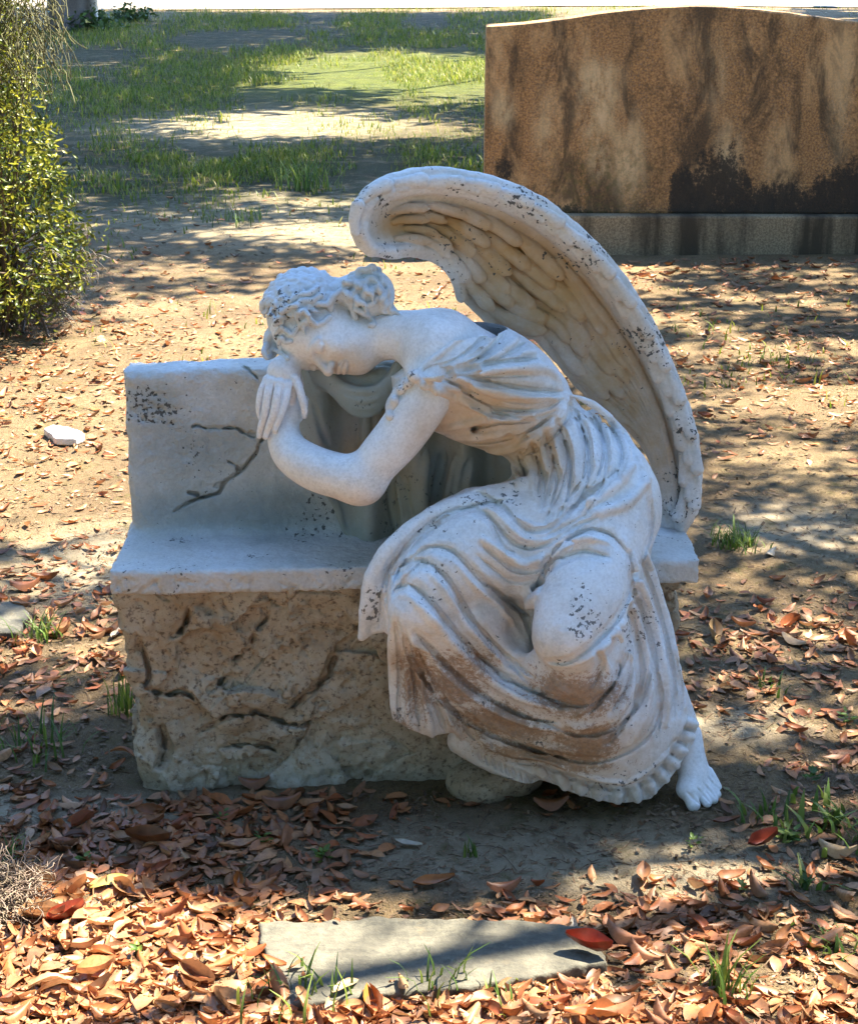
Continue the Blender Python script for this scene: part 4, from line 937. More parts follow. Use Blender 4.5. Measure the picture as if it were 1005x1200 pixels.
scatter('ground_debris', items, crumb, M_crumb, kind='stuff', label='bark crumbs and small leaf fragments over the sand', category='debris')
# twigs and pine needles
def sticks(name, n, mat, seed, lo, hi, rad, fn, **kw):
    r = random.Random(seed); V = []; Fc = []; T_ = []; o = 0
    for _ in range(n):
        p = fn(r)
        if p is None: continue
        L = r.uniform(lo, hi); a = r.uniform(0, 6.28); cv = r.gauss(0, .5); z = p[2] + rad; base = []
        x, y = p[0], p[1]; rr = rad * r.uniform(.6, 1.5)
        for i in range(5):
            base.append((x, y, z + .004 * math.sin(i * 1.3 + a))); x += math.cos(a) * L / 4; y += math.sin(a) * L / 4; a += cv * .4
        for i, b in enumerate(base):
            for k in range(3):
                an = k * 2.09; V.append((b[0] - math.sin(a) * math.cos(an) * rr, b[1] + math.cos(a) * math.cos(an) * rr, b[2] + math.sin(an) * rr)); T_.append(r.random() if k == 0 else T_[-1])
        for i in range(4):
            for k in range(3): Fc.append((o + i * 3 + k, o + i * 3 + (k + 1) % 3, o + i * 3 + 3 + (k + 1) % 3, o + i * 3 + 3 + k))
        o += 15
    me = pymesh(name, V, Fc); at = me.attributes.new('tint', 'FLOAT', 'POINT'); at.data.foreach_set('value', np.array(T_, np.float32)); return obj(name, me, mat, **kw)
def anyground(r, y0=300, y1=1215):
    px = r.uniform(-30, 1035); py = r.uniform(y0, y1); p = G(px, py, 0)
    if blocked(p[0], p[1]) or inpoly(p[0], p[1], slab_w): return None
    return (p[0], p[1], toph(p[0], p[1]))
sticks('twig_scatter', 1500, M_crumb, 4, .03, .12, .0011, lambda r: anyground(r, 400), kind='stuff', label='thin broken twigs and needles scattered over the sand', category='twigs')

# the largest leaves in the foreground are things of their own
lmesh = []
for i, (v, f) in enumerate(LV):
    me = pymesh('fallen_leaf', v, f); me.materials.append(M_dry1); lmesh.append(me)
def place_leaf(px, py, size, me, mat=None, rz=None, tilt=(0, 0), **kw):
    p = G(px, py, 0); o = bpy.data.objects.new('fallen_leaf', me.copy() if mat else me); C.objects.link(o)
    if mat: o.data.materials.clear(); o.data.materials.append(mat)
    o.location = (p[0], p[1], toph(p[0], p[1]) + .004); o.scale = (size,) * 3; o.rotation_euler = (tilt[0], tilt[1], r.uniform(0, 6.28) if rz is None else rz)
    for k, v in kw.items(): o[k] = v
    return o
def onemat(name, c, c2=None, tr=.2):
    m, nt, b = newmat(name); q = NT(nt)
    q.l(q.mix(q.ramp(q.noise(q.pos(), 45, 4, .7), [(.4, 0), (.68, .8)]), c, c2 or tuple(a * .45 for a in c)), b.inputs['Base Color']); b.inputs['Roughness'].default_value = .45
    return m
ORANGE = onemat('orange_leaf', (.34, .11, .02)); RED = onemat('red_leaf', (.24, .035, .012)); TAN = onemat('tan_leaf', (.36, .24, .12)); BROWN = onemat('brown_leaf', (.20, .07, .022)); YEL = onemat('yellow_leaf', (.36, .27, .06)); PALE = onemat('pale_leaf', (.42, .35, .26))
for px, py, s, k, m, rz, lab in [(892, 992, .075, 2, RED, .3, 'crumpled bright red leaf on the sand right of the statue foot'), (690, 1128, .085, 2, RED, 2.6, 'curled red brown leaf at the right end of the flat stone marker'), (508, 1040, .085, 0, ORANGE, .25, 'long orange leaf on bare grey sand above the flat stone marker'),
                                 (278, 1040, .05, 2, ORANGE, 1.4, 'upright orange leaf below the bench, left of the flat marker'), (308, 1040, .065, 1, ORANGE, .6, 'broad orange leaf beside the upright orange one'), (132, 1038, .10, 3, YEL, .3, 'broad yellow tan leaf in the lower left litter'), (78, 1080, .075, 2, RED, .4, 'dark red crumpled leaf in the lower left litter'),
                                 (255, 1074, .10, 0, TAN, .1, 'large pale tan leaf left of the flat stone marker'), (330, 948, .085, 4, BROWN, .1, 'glossy brown curled leaf in front of the bench base'), (298, 924, .07, 4, BROWN, -.05, 'dark brown leaf lying against the bench base'), (175, 990, .09, 2, BROWN, 2.9, 'brown folded leaf left of the small weeds'),
                                 (30, 693, .085, 4, BROWN, .1, 'curled brown leaf at the left edge beside the bench'), (138, 745, .07, 0, PALE, 1.3, 'whitish leaf standing by the left side of the bench base'), (645, 950, .075, 4, BROWN, .0, 'brown leaf under the front of the gown hem'), (835, 748, .085, 2, TAN, 1.3, 'tall pinkish tan leaf right of the bench pillar'),
                                 (928, 755, .085, 1, TAN, 2.2, 'tan leaf leaning on a weed right of the bench'), (902, 652, .07, 1, PALE, 1.0, 'pale pinkish leaf behind the right grass tuft'), (980, 1003, .08, 4, TAN, -.5, 'tan leaf lying in the weeds at right edge'), (850, 966, .06, 0, BROWN, .2, 'small brown leaf beside the statue toes'),
                                 (478, 995, .06, 0, PALE, 2.9, 'small pale leaf on the sand below the gown'), (590, 1048, .07, 4, BROWN, .2, 'dark dome shaped leaf above the flat marker'), (672, 1090, .055, 0, PALE, 1.5, 'grey leaf lying on the right end of the flat marker'), (438, 1188, .075, 2, ORANGE, 1.5, 'orange leaf standing at the bottom edge below the marker'), (405, 1172, .06, 3, TAN, .7, 'tan leaf at the lower left corner of the marker')]:
    place_leaf(px, py, s, lmesh[k], m, rz, (r.uniform(-.15, .25), 0), label=lab, category='leaf', group='fallen leaves in the foreground')
cnt = 0
zones = [('dry fallen leaf in the litter of the lower left foreground', 0, 300, 960, 1200, 95), ('dry fallen leaf in the litter below the flat stone marker', 300, 720, 1150, 1205, 55), ('dry fallen leaf in the litter of the lower right foreground', 720, 1005, 1030, 1205, 45), ('dry fallen leaf along the foot of the bench base', 180, 500, 915, 1010, 20), ('dry fallen leaf on the right of the bench', 825, 1005, 690, 900, 22), ('dry fallen leaf on the left of the bench', 0, 150, 690, 920, 22)]
for lab, x0, x1, y0, y1, n in zones:
    k = 0
    while k < n:
        px = r.uniform(x0, x1); py = r.uniform(y0, y1)
        if r.random() * 1.2 > lden(px, py): continue
        p = G(px, py, 0)
        if blocked(p[0], p[1] + .02) or (inpoly(p[0], p[1], slab_w) and r.random() < .9): continue
        place_leaf(px, py, r.uniform(.042, .082), r.choice(lmesh), None, None, (r.gauss(0, .22), r.gauss(0, .2)), label=lab, category='leaf', group='fallen leaves in the foreground'); k += 1

# ------------------------------------------------------------------ grass
def blades(pts, r, wmul=1.0):
    V = []; Fc = []; T_ = []; o = 0
    for x, y, z, L, lean in pts:
        a = r.uniform(0, 6.28); w = (.0022 + .018 * L) * r.uniform(.6, 1.2) * wmul; d = (math.cos(a), math.sin(a)); s = (-d[1], d[0]); t_ = r.random()
        for i in range(4):
            t = i / 3; h = L * (t - .25 * lean * t * t); out = lean * L * t * t * .8; ww = w * (1 - t ** 1.8) + .0004
            V.append((x + d[0] * out + s[0] * ww, y + d[1] * out + s[1] * ww, z + h)); V.append((x + d[0] * out - s[0] * ww, y + d[1] * out - s[1] * ww, z + h)); T_ += [t_, t_]
        for i in range(3): Fc.append((o + 2 * i, o + 2 * i + 1, o + 2 * i + 3, o + 2 * i + 2))
        o += 8
    return np.array(V), np.array(Fc), np.array(T_, np.float32)
def blade_obj(name, pts, r, mat, wmul=1.0, origin=None, **kw):
    V, Fc, T_ = blades(pts, r, wmul)
    if origin is not None: V = V - np.array(origin)
    me = pymesh(name, V, Fc); at = me.attributes.new('tint', 'FLOAT', 'POINT'); at.data.foreach_set('value', T_); o = obj(name, me, mat, **kw)
    if origin is not None: o.location = origin
    return o
M_grass = leafmat('grass_blade', [(.07, .12, .012), (.17, .22, .018), (.04, .08, .008), (.27, .30, .025), (.24, .22, .06)], True, .4, .5, False)
M_weed = leafmat('weed_blade', [(.06, .12, .02), (.10, .17, .025), (.045, .09, .02), (.16, .21, .035)], True, .35, .5, False)
def gden(px, py):
    if px < 60: px = 60 + (60 - px) * .3
    if px > 570 and py < 240: px = 570 - min(400, (px - 570) * .5)
    e = lambda cx, cy, rx, ry: math.exp(-(((px - cx) / rx) ** 2 + ((py - cy) / ry) ** 2))
    n = float(N1(px * .016, py * .045, 3.3)); n2 = float(N2(px * .05, py * .12, .3))
    d = 1.7 * e(470, 88, 190, 42) + .7 * e(300, 60, 260, 50) + 1.0 * e(480, 35, 170, 26) + 1.0 * e(190, 105, 120, 26) + .75 * e(380, 195, 240, 26) + .55 * e(150, 190, 110, 50) + .2 * e(480, 245, 120, 14) + .02 * e(330, 310, 120, 12) + .7 * e(170, 30, 160, 20)
    d += .012 * e(880, 440, 120, 60) + .01 * e(80, 560, 120, 80) + .004
    return d * max(0, .5 + 1.4 * n + .6 * n2)
pts = []; tries = 0
while len(pts) < 82000 and tries < 1200000:
    tries += 1
    px = r.uniform(-20, 1020) if r.random() < .72 else r.uniform(-420, 1500); py = 8 + 470 * r.random() ** 1.35
    if r.random() > gden(px, py): continue
    p = G(px, py, 0)
    if p[1] > 43.5 or blocked(p[0], p[1]): continue
    z = float(gh(p[0], p[1])); d = p[1] + 3.4; tall = 1.0 + .9 * max(0, float(N2(px * .03, py * .09, 7.7)))
    for k in range(2 if d > 9 else 3):
        pts.append((p[0] + r.gauss(0, .02 + .003 * d), p[1] + r.gauss(0, .02 + .005 * d), z, r.uniform(.022, .06) * tall * (.6 + .042 * d), r.uniform(.2, 1.2)))
blade_obj('grass', pts, r, M_grass, 1.3, kind='stuff', label='short patchy green grass behind the statue', category='grass')
# sparse seedlings and small grass sprigs near the statue
def tuft(px, py, n, h, spread, lab, mat=None, lean=(.3, 1.2), wm=1.0, name='grass_tuft', cat_='grass tuft', **kw):
    p = G(px, py, 0); z = toph(p[0], p[1]); pts = [(p[0] + r.gauss(0, spread), p[1] + r.gauss(0, spread), z - .003, h * r.uniform(.45, 1.0), r.uniform(*lean)) for _ in range(n)]
    return blade_obj(name, pts, r, mat or M_weed, wm, (p[0], p[1], z), label=lab, category=cat_, group='grass tufts and weeds', **kw)
tuft(862, 640, 130, .085, .035, 'bushy bright green grass tuft right of the bench end', wm=.7)
tuft(852, 1165, 34, .125, .018, 'tall bright green grass tuft at the lower right of the flat marker', lean=(.1, .9), wm=.9)
tuft(942, 1040, 12, .07, .012, 'small fresh green sprout by the lower right edge', lean=(.6, 1.5), wm=1.6)
tuft(515, 1165, 18, .09, .035, 'sparse long grass blades at the lower edge of the flat marker', wm=.8)
tuft(600, 1178, 14, .06, .03, 'little grass blades below the right part of the marker', wm=.8)
tuft(350, 1185, 34, .085, .045, 'grass blades at the lower left corner of the flat marker', wm=.8)
tuft(50, 748, 40, .10, .03, 'green grass tuft beside the flat grey stone at left', wm=.8)
tuft(40, 875, 50, .10, .04, 'pale green grass tuft in the shaded litter at left', wm=.7)
tuft(148, 835, 40, .12, .02, 'tall thin grass against the left side of the bench base', lean=(.1, .6), wm=.6)
tuft(552, 1003, 12, .055, .01, 'tiny dark grass sprig on the sand below the gown', lean=(.1, .6))
tuft(905, 965, 26, .07, .035, 'dull green weeds right of the red leaf', wm=1.5)
tuft(985, 970, 60, .08, .06, 'leafy green weed patch at the right edge', wm=1.8)
tuft(980, 1110, 24, .05, .03, 'low weeds at the right edge below the sprout', wm=1.3)
tuft(360, 225, 60, .30, .10, 'tall pale grass tuft in the shaded lawn behind', lean=(.3, 1.1), wm=.9)
tuft(285, 262, 60, .14, .12, 'small yellowish grass tuft on the sand behind the bench', wm=1.0)
tuft(10, 1010, 18, .07, .02, 'thin grass beside the dried moss clump at left', wm=.7)
tuft(900, 808, 12, .05, .02, 'small green sprig on the ground right of the gown', wm=1.4)
# broad-leaved little weeds
lvw = [leaf_grid(1, .55, .3, .15, 0, 4, 2, i) for i in range(4)]
def weed(px, py, n, size, lab):
    p = G(px, py, 0); z = toph(p[0], p[1]); it = []
    for k in range(n):
        a = r.uniform(0, 6.28); rr = r.uniform(.003, size * 1.1)
        it.append((rr * math.cos(a), rr * math.sin(a), r.uniform(.004, .028), size * r.uniform(.5, 1), r.gauss(0, .2), -r.uniform(.1, .5), a, k, r.random()))
    o = scatter('weed', it, lvw, M_weed, label=lab, category='weed', group='grass tufts and weeds'); o.location = (p[0], p[1], z); return o
for a in [(312, 992, 16, .020, 'little green weed among leaves under the bench front'), (380, 1010, 24, .022, 'small broad leaved weed right of the brown folded leaf'), (260, 965, 8, .016, 'tiny green seedling left below the bench base'), (100, 1010, 12, .02, 'yellow green seedling in the lower left litter'), (810, 996, 9, .018, 'yellow green seedling on the sunlit sand'),
          (868, 1048, 8, .018, 'small seedling on sunlit sand above the lower right litter'), (950, 918, 10, .022, 'small green weed on the shaded ground at right'), (990, 850, 16, .022, 'yellowish weed on the right edge beside the litter'), (925, 985, 22, .03, 'broad leaved weed right of the crumpled red leaf'), (160, 1125, 8, .02, 'bright seedling deep in the lower left litter'),
          (740, 640 + 0, 1, .001, '')][:-1]: weed(*a)

# ------------------------------------------------------------------ stones, marker, moss
M_mark, nt_, b_ = newmat('marker_stone'); q = NT(nt_); pos = q.pos(); mp = q.n('ShaderNodeMapping'); q.l(pos, mp.inputs[0]); mp.inputs['Scale'].default_value = (3, 14, 14)
c = q.mix(q.ramp(q.noise(mp.outputs[0], 3, 6, .7, .5), [(.35, 0), (.65, 1)]), (.11, .10, .075), (.06, .057, .045))
c = q.mix(q.ramp(q.noise(pos, 60, 5, .75), [(.45, 0), (.65, .7)]), c, (.14, .13, .095))
c = q.mix(q.ramp(q.noise(pos, 18, 5, .7), [(.58, 0), (.72, .7)]), c, (.16, .13, .08))
q.l(c, b_.inputs['Base Color']); b_.inputs['Roughness'].default_value = .9; q.l(q.bump(q.noise(pos, 60, 6, .75), .8, .006), b_.inputs['Normal'])
def slab(name, poly, top, thick, res, amp, mat, seed=0, **kw):
    p = np.array(poly); lo = p.min(0) - .03; hi = p.max(0) + .03; f = Field([lo[0], lo[1], top - thick - .02], [hi[0], hi[1], top + .02], res)
    def fn(x, y, z):
        d2 = polysdf(p, x[:, 0, 0][:, None], y[0, :, 0][None, :]); jag = fbm(x[:, :, 0] * 28 + seed, y[:, :, 0] * 28, x[:, :, 0] * 0, 3) * .006
        return smax(np.broadcast_to((d2 + jag)[:, :, None], (x.shape[0], y.shape[1], z.shape[2])), np.abs(z - (top - thick / 2)) - thick / 2, .006).astype(np.float32)
    f.apply([lo[0], lo[1], top - thick], [hi[0], hi[1], top], fn); rough(f, amp, 22, seed); return obj(name, f.mesh(name), mat, **kw)
slab('stone_marker', slab_w, .022, .05, .004, .0025, M_mark, 1, label='flat worn stone marker set in the leaf litter in front of the statue', category='grave marker')
slab('flat_stone', [tuple(G(a, b, .015)[:2]) for a, b in ((-60, 708), (22, 706), (34, 722), (20, 742), (-60, 748))], .02, .05, .004, .002, M_mark, 5, label='flat grey stone cut off by the left edge of the photo', category='stone')
M_white = onemat('white_scrap', (.62, .6, .57), (.5, .48, .44))
slab('white_chip', [tuple(G(a, b, .015)[:2]) for a, b in ((50, 504), (62, 499), (84, 502), (101, 510), (90, 516), (66, 515))], .022, .03, .004, .001, M_white, 8, label='white stone chip on the sunlit litter left of the bench', category='stone')
# dried moss
def strands(name, c, n, rad, L, mat, parent=None, seed=1, thick=.0012, gravity=0.0, flatten=.4, **kw):
    r = random.Random(seed); V = []; Fc = []; o = 0; T_ = []
    for _ in range(n):
        d = Vector((r.gauss(0, 1), r.gauss(0, 1), r.gauss(0, 1))).normalized() * (rad * r.random() ** .4); p = Vector(c) + Vector((d[0], d[1], abs(d[2]) * flatten if gravity == 0 else d[2]))
        v = Vector((r.gauss(0, 1), r.gauss(0, 1), r.gauss(0, .5) - gravity)).normalized(); t_ = r.random(); m = 9
        for i in range(m):
            s = Vector((-v.y, v.x, .2)); s = s.normalized() * thick if s.length > 0 else Vector((thick, 0, 0)); u = v.cross(s).normalized() * thick
            for k in range(3): V.append(p + s * math.cos(k * 2.09) + u * math.sin(k * 2.09)); T_.append(t_)
            p = p + v * (L / m); v = (v + Vector((r.gauss(0, .45), r.gauss(0, .45), r.gauss(0, .3) - gravity * .5))).normalized()
            if gravity == 0 and p.z < c[2]: p.z = c[2] + .002; v.z = abs(v.z)
        for i in range(m - 1):
            for k in range(3): Fc.append((o + i * 3 + k, o + i * 3 + (k + 1) % 3, o + i * 3 + 3 + (k + 1) % 3, o + i * 3 + 3 + k))
        o += m * 3
    me = pymesh(name, [tuple(v) for v in V], Fc); at = me.attributes.new('tint', 'FLOAT', 'POINT'); at.data.foreach_set('value', np.array(T_, np.float32)); return obj(name, me, mat, parent, **kw)
M_moss = leafmat('dry_moss', [(.20, .15, .11), (.28, .21, .16), (.14, .10, .08), (.24, .19, .13)], True, .1, .9, False)
p = G(8, 1065, 0); strands('moss_clump', (p[0] - .02, p[1], .004), 620, .10, .09, M_moss, seed=3, flatten=.75, label='tangled clump of dried grey moss at the lower left edge', category='moss')

# ------------------------------------------------------------------ big headstone
hs = empty('headstone', tuple(G(840, 300)), label='broad brown family headstone with a curved top and dark stains, behind the statue', category='headstone')
HY = G(840, 300)[1]; M_head, nt_, b_ = newmat('stained_granite'); q = NT(nt_); pos = q.pos()
c = q.mix(q.ramp(q.noise(pos, 85, 3, .8), [(.35, 0), (.62, 1)]), (.62, .33, .12), (.17, .085, .03))
c = q.mix(q.ramp(q.noise(pos, 170, 2, .6), [(.58, 0), (.66, .55)]), c, (.45, .34, .26))
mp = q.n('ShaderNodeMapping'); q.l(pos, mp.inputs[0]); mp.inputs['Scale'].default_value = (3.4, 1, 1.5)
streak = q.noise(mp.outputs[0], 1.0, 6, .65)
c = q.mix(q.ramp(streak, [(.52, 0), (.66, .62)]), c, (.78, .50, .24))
c = q.mix(q.ramp(q.noise(mp.outputs[0], 1.7, 5, .7, .6), [(.46, 0), (.60, .8)]), c, (.06, .042, .022))
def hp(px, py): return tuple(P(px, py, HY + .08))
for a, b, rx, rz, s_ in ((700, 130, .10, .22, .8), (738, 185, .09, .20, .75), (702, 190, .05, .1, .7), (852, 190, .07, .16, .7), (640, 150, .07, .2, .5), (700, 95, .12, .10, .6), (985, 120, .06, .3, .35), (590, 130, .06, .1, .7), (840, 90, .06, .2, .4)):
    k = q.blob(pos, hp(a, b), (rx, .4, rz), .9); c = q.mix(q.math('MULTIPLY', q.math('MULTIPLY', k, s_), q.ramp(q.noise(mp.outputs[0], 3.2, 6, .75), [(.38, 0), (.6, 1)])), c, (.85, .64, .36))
wob = q.math('MULTIPLY', q.math('SUBTRACT', q.noise(mp.outputs[0], 3.5, 6, .8), .5), 1.6)
dk = None
for a, b, rx, rz, s_ in ((840, 250, .22, .42, 1), (800, 232, .09, .20, 1), (920, 262, .6, .24, 1), (990, 250, .28, .30, 1), (650, 262, .5, .12, .7), (590, 200, .06, .10, .7)):
    k = q.math('MULTIPLY', q.blob(pos, hp(a, b), (rx, .5, rz), .55), s_); dk = k if dk is None else q.math('MAXIMUM', dk, k)
wob2 = q.math('MULTIPLY', q.math('SUBTRACT', q.noise(pos, 26, 6, .9), .5), 1.8)
dm = q.ramp(q.math('ADD', q.math('ADD', dk, wob), wob2), [(.50, 0), (.60, .6), (.78, .95)])
c = q.mix(dm, c, (.028, .022, .014))
gg = q.blob(pos, hp(705, 215), (.28, .5, .22), .8); c = q.mix(q.math('MULTIPLY', gg, q.ramp(q.noise(pos, 26, 5, .7), [(.45, 0), (.62, .6)])), c, (.13, .115, .03))
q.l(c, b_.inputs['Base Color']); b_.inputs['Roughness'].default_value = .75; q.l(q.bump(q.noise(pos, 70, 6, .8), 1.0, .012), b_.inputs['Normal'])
def block(name, outline, y0, y1, mat, parent, bevel=.012, z0=None, **kw):
    """x,z outline extruded from y0 to y1 with bevelled edges"""
    n = len(outline); V = [(x, y0, z) for x, z in outline] + [(x, y1, z) for x, z in outline]
    me = bpy.data.meshes.new(name); me.from_pydata(V, [], [tuple(range(n)), tuple(range(2 * n - 1, n - 1, -1))] + [(i, i + n, (i + 1) % n + n, (i + 1) % n) for i in range(n)]); me.update()
    import bmesh
    bm = bmesh.new(); bm.from_mesh(me); bmesh.ops.recalc_face_normals(bm, faces=bm.faces)
    bmesh.ops.bevel(bm, geom=[e for e in bm.edges if e.calc_face_angle(0) > .5], offset=bevel, segments=2, affect='EDGES', profile=.6); bm.to_mesh(me); bm.free(); return obj(name, me, mat, parent, **kw)
TY = HY + .09
top = [(569, 31), (590, 30), (615, 28), (640, 25), (670, 21), (700, 16), (735, 12), (770, 9), (810, 7), (850, 8), (890, 11), (925, 15), (960, 20), (1000, 25), (1060, 31), (1100, 32)]
ol = [(P(a, b, TY)[0], P(a, b, TY)[2]) for a, b in top]; zb = .235
ol = [(ol[0][0] - .005, zb), ] + ol + [(ol[-1][0], zb)]
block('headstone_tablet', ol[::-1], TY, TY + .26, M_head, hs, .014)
bw = [(P(560, 252, HY)[0], 0), (P(1115, 252, HY)[0], 0)]
mb_, nt_, b_ = newmat('headstone_base_stone'); q = NT(nt_); pos = q.pos(); mp = q.n('ShaderNodeMapping'); q.l(pos, mp.inputs[0]); mp.inputs['Scale'].default_value = (6, 1, .6)
c = q.mix(q.ramp(q.noise(mp.outputs[0], .8, 5, .6), [(.42, 0), (.60, 1)]), (.06, .045, .025), (.36, .28, .17)); c = q.mix(q.ramp(q.noise(pos, 90, 3, .8), [(.4, .6), (.6, 0)]), c, (.05, .035, .02)); q.l(c, b_.inputs['Base Color']); b_.inputs['Roughness'].default_value = .8
block('headstone_base', [(bw[0][0], -.05), (bw[1][0], -.05), (bw[1][0], zb), (bw[0][0], zb)][::1], HY, HY + .46, mb_, hs, .014)
for o in hs.children:
    pass
hs.rotation_euler = (0, 0, R(-1.2))

# ------------------------------------------------------------------ shrub at the left
M_shrub = leafmat('shrub_leaf', [(.035, .06, .008), (.10, .13, .016), (.025, .04, .006), (.28, .27, .03), (.07, .095, .012)], True, .45, .4, False)
M_bark = onemat('bark', (.09, .065, .045), (.035, .025, .018))
sb = G(-40, 392); sh_ = empty('shrub', (sb[0], sb[1], 0), label='yellow green leafy shrub with drooping twigs at the left edge', category='shrub')
r = random.Random(5); prof = [(392, 40), (370, 62), (350, 85), (325, 100), (300, 112), (275, 108), (250, 88), (220, 76), (190, 72), (160, 66), (130, 48), (100, 40), (60, 34), (20, 30), (-60, 26), (-120, 0)]
pys = [a for a, b in prof][::-1]; pxs = [b for a, b in prof][::-1]
Ysh = sb[1]; lv = [leaf_grid(1, .42, .3, .2, 0, 3, 2, i) for i in range(3)]; items = []; twg = []
def edge(py): return float(np.interp(py, pys, pxs))
cl = []
for i in range(1150):
    py = r.uniform(-110, 372); e = edge(py); px = e - abs(r.gauss(0, 90)) - r.uniform(0, 14)
    y = Ysh + r.uniform(-.35, .9) * (1 if px < e - 20 else .5); y -= .25 * math.sin(min(1, max(0, (e - px) / 120)) * 1.57)
    p = P(px, py, y)
    if p[2] < .03: continue
    cl.append(p)
for p in cl:
    n = r.choice([7, 10, 13]); tt = r.random() * .6
    for k in range(n):
        o = np.array([r.gauss(0, .045), r.gauss(0, .045), r.gauss(0, .035)])
        items.append((*(p + o), r.uniform(.022, .045), r.gauss(0, .7), r.gauss(-.2, .6), r.uniform(0, 6.28), k, min(1, tt + r.random() * .4)))
scatter('foliage', items, lv, M_shrub, parent=sh_).matrix_parent_inverse = Matrix.Translation(-Vector(sh_.location))
def limb_mesh(name, paths, mat, parent=None, sides=6, **kw):
    V = []; Fc = []; o = 0
    for path in paths:
        q = np.array(path)
        for i, a in enumerate(q):
            t = q[min(i + 1, len(q) - 1)][:3] - q[max(i - 1, 0)][:3]; t = t / (np.linalg.norm(t) + 1e-9); u = np.cross(t, (0.3, .9, .1)); u /= np.linalg.norm(u) + 1e-9; w = np.cross(t, u)
            for k in range(sides):
                an = 6.283 * k / sides; V.append(a[:3] + (u * math.cos(an) + w * math.sin(an)) * a[3])
        for i in range(len(q) - 1):
            for k in range(sides): Fc.append((o + i * sides + k, o + i * sides + (k + 1) % sides, o + (i + 1) * sides + (k + 1) % sides, o + (i + 1) * sides + k))
        o += len(q) * sides
    me = pymesh(name, V, Fc); ob = obj(name, me, mat, parent, **kw)
    return ob
paths = []
for p in r.sample(cl, 150):
    b = np.array([sb[0] + r.gauss(0, .12), sb[1] + .15 + r.gauss(0, .1), 0]); m = (b + p) / 2 + (r.gauss(0, .05), r.gauss(0, .05), .12)
    paths.append(spline([(*b, .010), (*m, .006), (*p, .002)], .08))
for i in range(170):      # bare drooping twigs low on the shrub
    py = r.uniform(290, 372); px = edge(py) - r.uniform(-4, 70); a = P(px, py, Ysh - r.uniform(0, .15)); b = a + (r.gauss(.03, .06), r.gauss(-.02, .04), -r.uniform(.03, .14)); m = (a + b) / 2 + (r.gauss(0, .03), 0, .02); paths.append(spline([(*a, .0022), (*m, .0018), (*b, .001)], .03))
limb_mesh('stem', paths, M_bark, sh_, 4).matrix_parent_inverse = Matrix.Translation(-Vector(sh_.location))
M_moss2 = leafmat('hanging_moss', [(.12, .12, .05), (.18, .17, .08), (.08, .08, .04)], True, .2, .9, False)
for k, (a, b) in enumerate(((15, 20), (40, 55), (60, 90))):
    pass
hm = strands('hanging_moss', tuple(P(12, 10, Ysh - .3)), 260, .26, .30, M_moss2, seed=8, thick=.0022, gravity=.9, label='pale grey green moss hanging over the top of the left shrub', category='moss')
# ------------------------------------------------------------------ trees: trunks stand outside the view or far off, their crowns shade the ground
S = Vector((math.sin(R(62)) * math.cos(R(58)), math.cos(R(62)) * math.cos(R(58)), math.sin(R(58)))); S = np.array(S)
def el(px, py, cx, cy, rx, ry): return 1 - (((px - cx) / rx) ** 2 + ((py - cy) / ry) ** 2)
SUNNY = [(60, 480, 190, 100), (150, 560, 170, 95), (70, 640, 110, 42), (300, 385, 240, 52), (470, 335, 120, 62), (800, 376, 120, 15), (930, 350, 130, 11), (880, 408, 170, 12), (960, 470, 120, 22), (930, 535, 80, 16), (60, 1110, 330, 150), (400, 1190, 480, 62), (470, 1112, 160, 42), (735, 1005, 125, 50), (850, 1060, 70, 18), (340, 930, 60, 14), (30, 970, 70, 26),
         (450, 88, 170, 26), (520, 100, 120, 30), (330, 148, 165, 18), (470, 155, 120, 14), (290, 232, 60, 8), (395, 240, 60, 9), (400, 275, 180, 16), (220, 320, 120, 12), (940, 750, 90, 16), (905, 828, 42, 11), (970, 790, 50, 10), (960, 1170, 110, 34), (600, 5, 700, 9), (110, 742, 28, 12), (860, 318, 120, 9), (600, 330, 200, 60), (640, 420, 60, 30)]
def sunlit(px, py, m=0.0): return max(el(px, py, *s) for s in SUNNY) > -m
clusters = []      # (position, size)
r = random.Random(31)
def addshade(p, h, size): clusters.append((p + S * ((h - p[2]) / S[2]), size))
def proj(p):
    v = np.asarray(p) - CAM; z = v @ FW; return 502.5 + F * v[0] / z, 600 - F * (v @ UP) / z
for y in np.arange(-1.5, 4.6, .135):
    for x in np.arange(-2.1, 2.6, .135):
        p = np.array([x + r.gauss(0, .03), y + r.gauss(0, .03), 0]); px, py = proj(p)
        if sunlit(px, py, .28): continue
        if r.random() < .10: continue
        addshade(p, r.uniform(4.2, 6.2), .17)
sv = []
for o in statue.children:
    a = np.empty(len(o.data.vertices) * 3, np.float32); o.data.vertices.foreach_get('co', a); a = a.reshape(-1, 3); sv.append(a[nrs.randint(0, len(a), {'wing': 190, 'gown': 170, 'bench_back_and_seat': 130}.get(o.name, 45))])
for p in np.vstack(sv):
    addshade(np.array(p, float), r.uniform(4.5, 6.3), .16)
for y in np.arange(4.6, 14.0, .24):
    for x in np.arange(-4.5, 4.5, .24):
        p = np.array([x + r.gauss(0, .08), y + r.gauss(0, .08), 0]); px, py = proj(p)
        if sunlit(px, py) or r.random() < .08 or (not (-60 < px < 1060) and N1(x * .5, y * .7, 2.2) < .0): continue
        addshade(p, r.uniform(5.5, 8), .34)
for y in np.arange(14.0, 46, .55):
    for x in np.arange(-14, 10, .55):
        p = np.array([x + r.gauss(0, .2), y + r.gauss(0, .2), 0]); px, py = proj(p)
        if not (-60 < px < 620) or sunlit(px, py) or r.random() < .06: continue
        addshade(p, r.uniform(7, 11), .8)
M_oak = leafmat('oak_leaf', [(.06, .10, .02), (.09, .14, .03), (.05, .08, .02)], True, .3, .5, False)
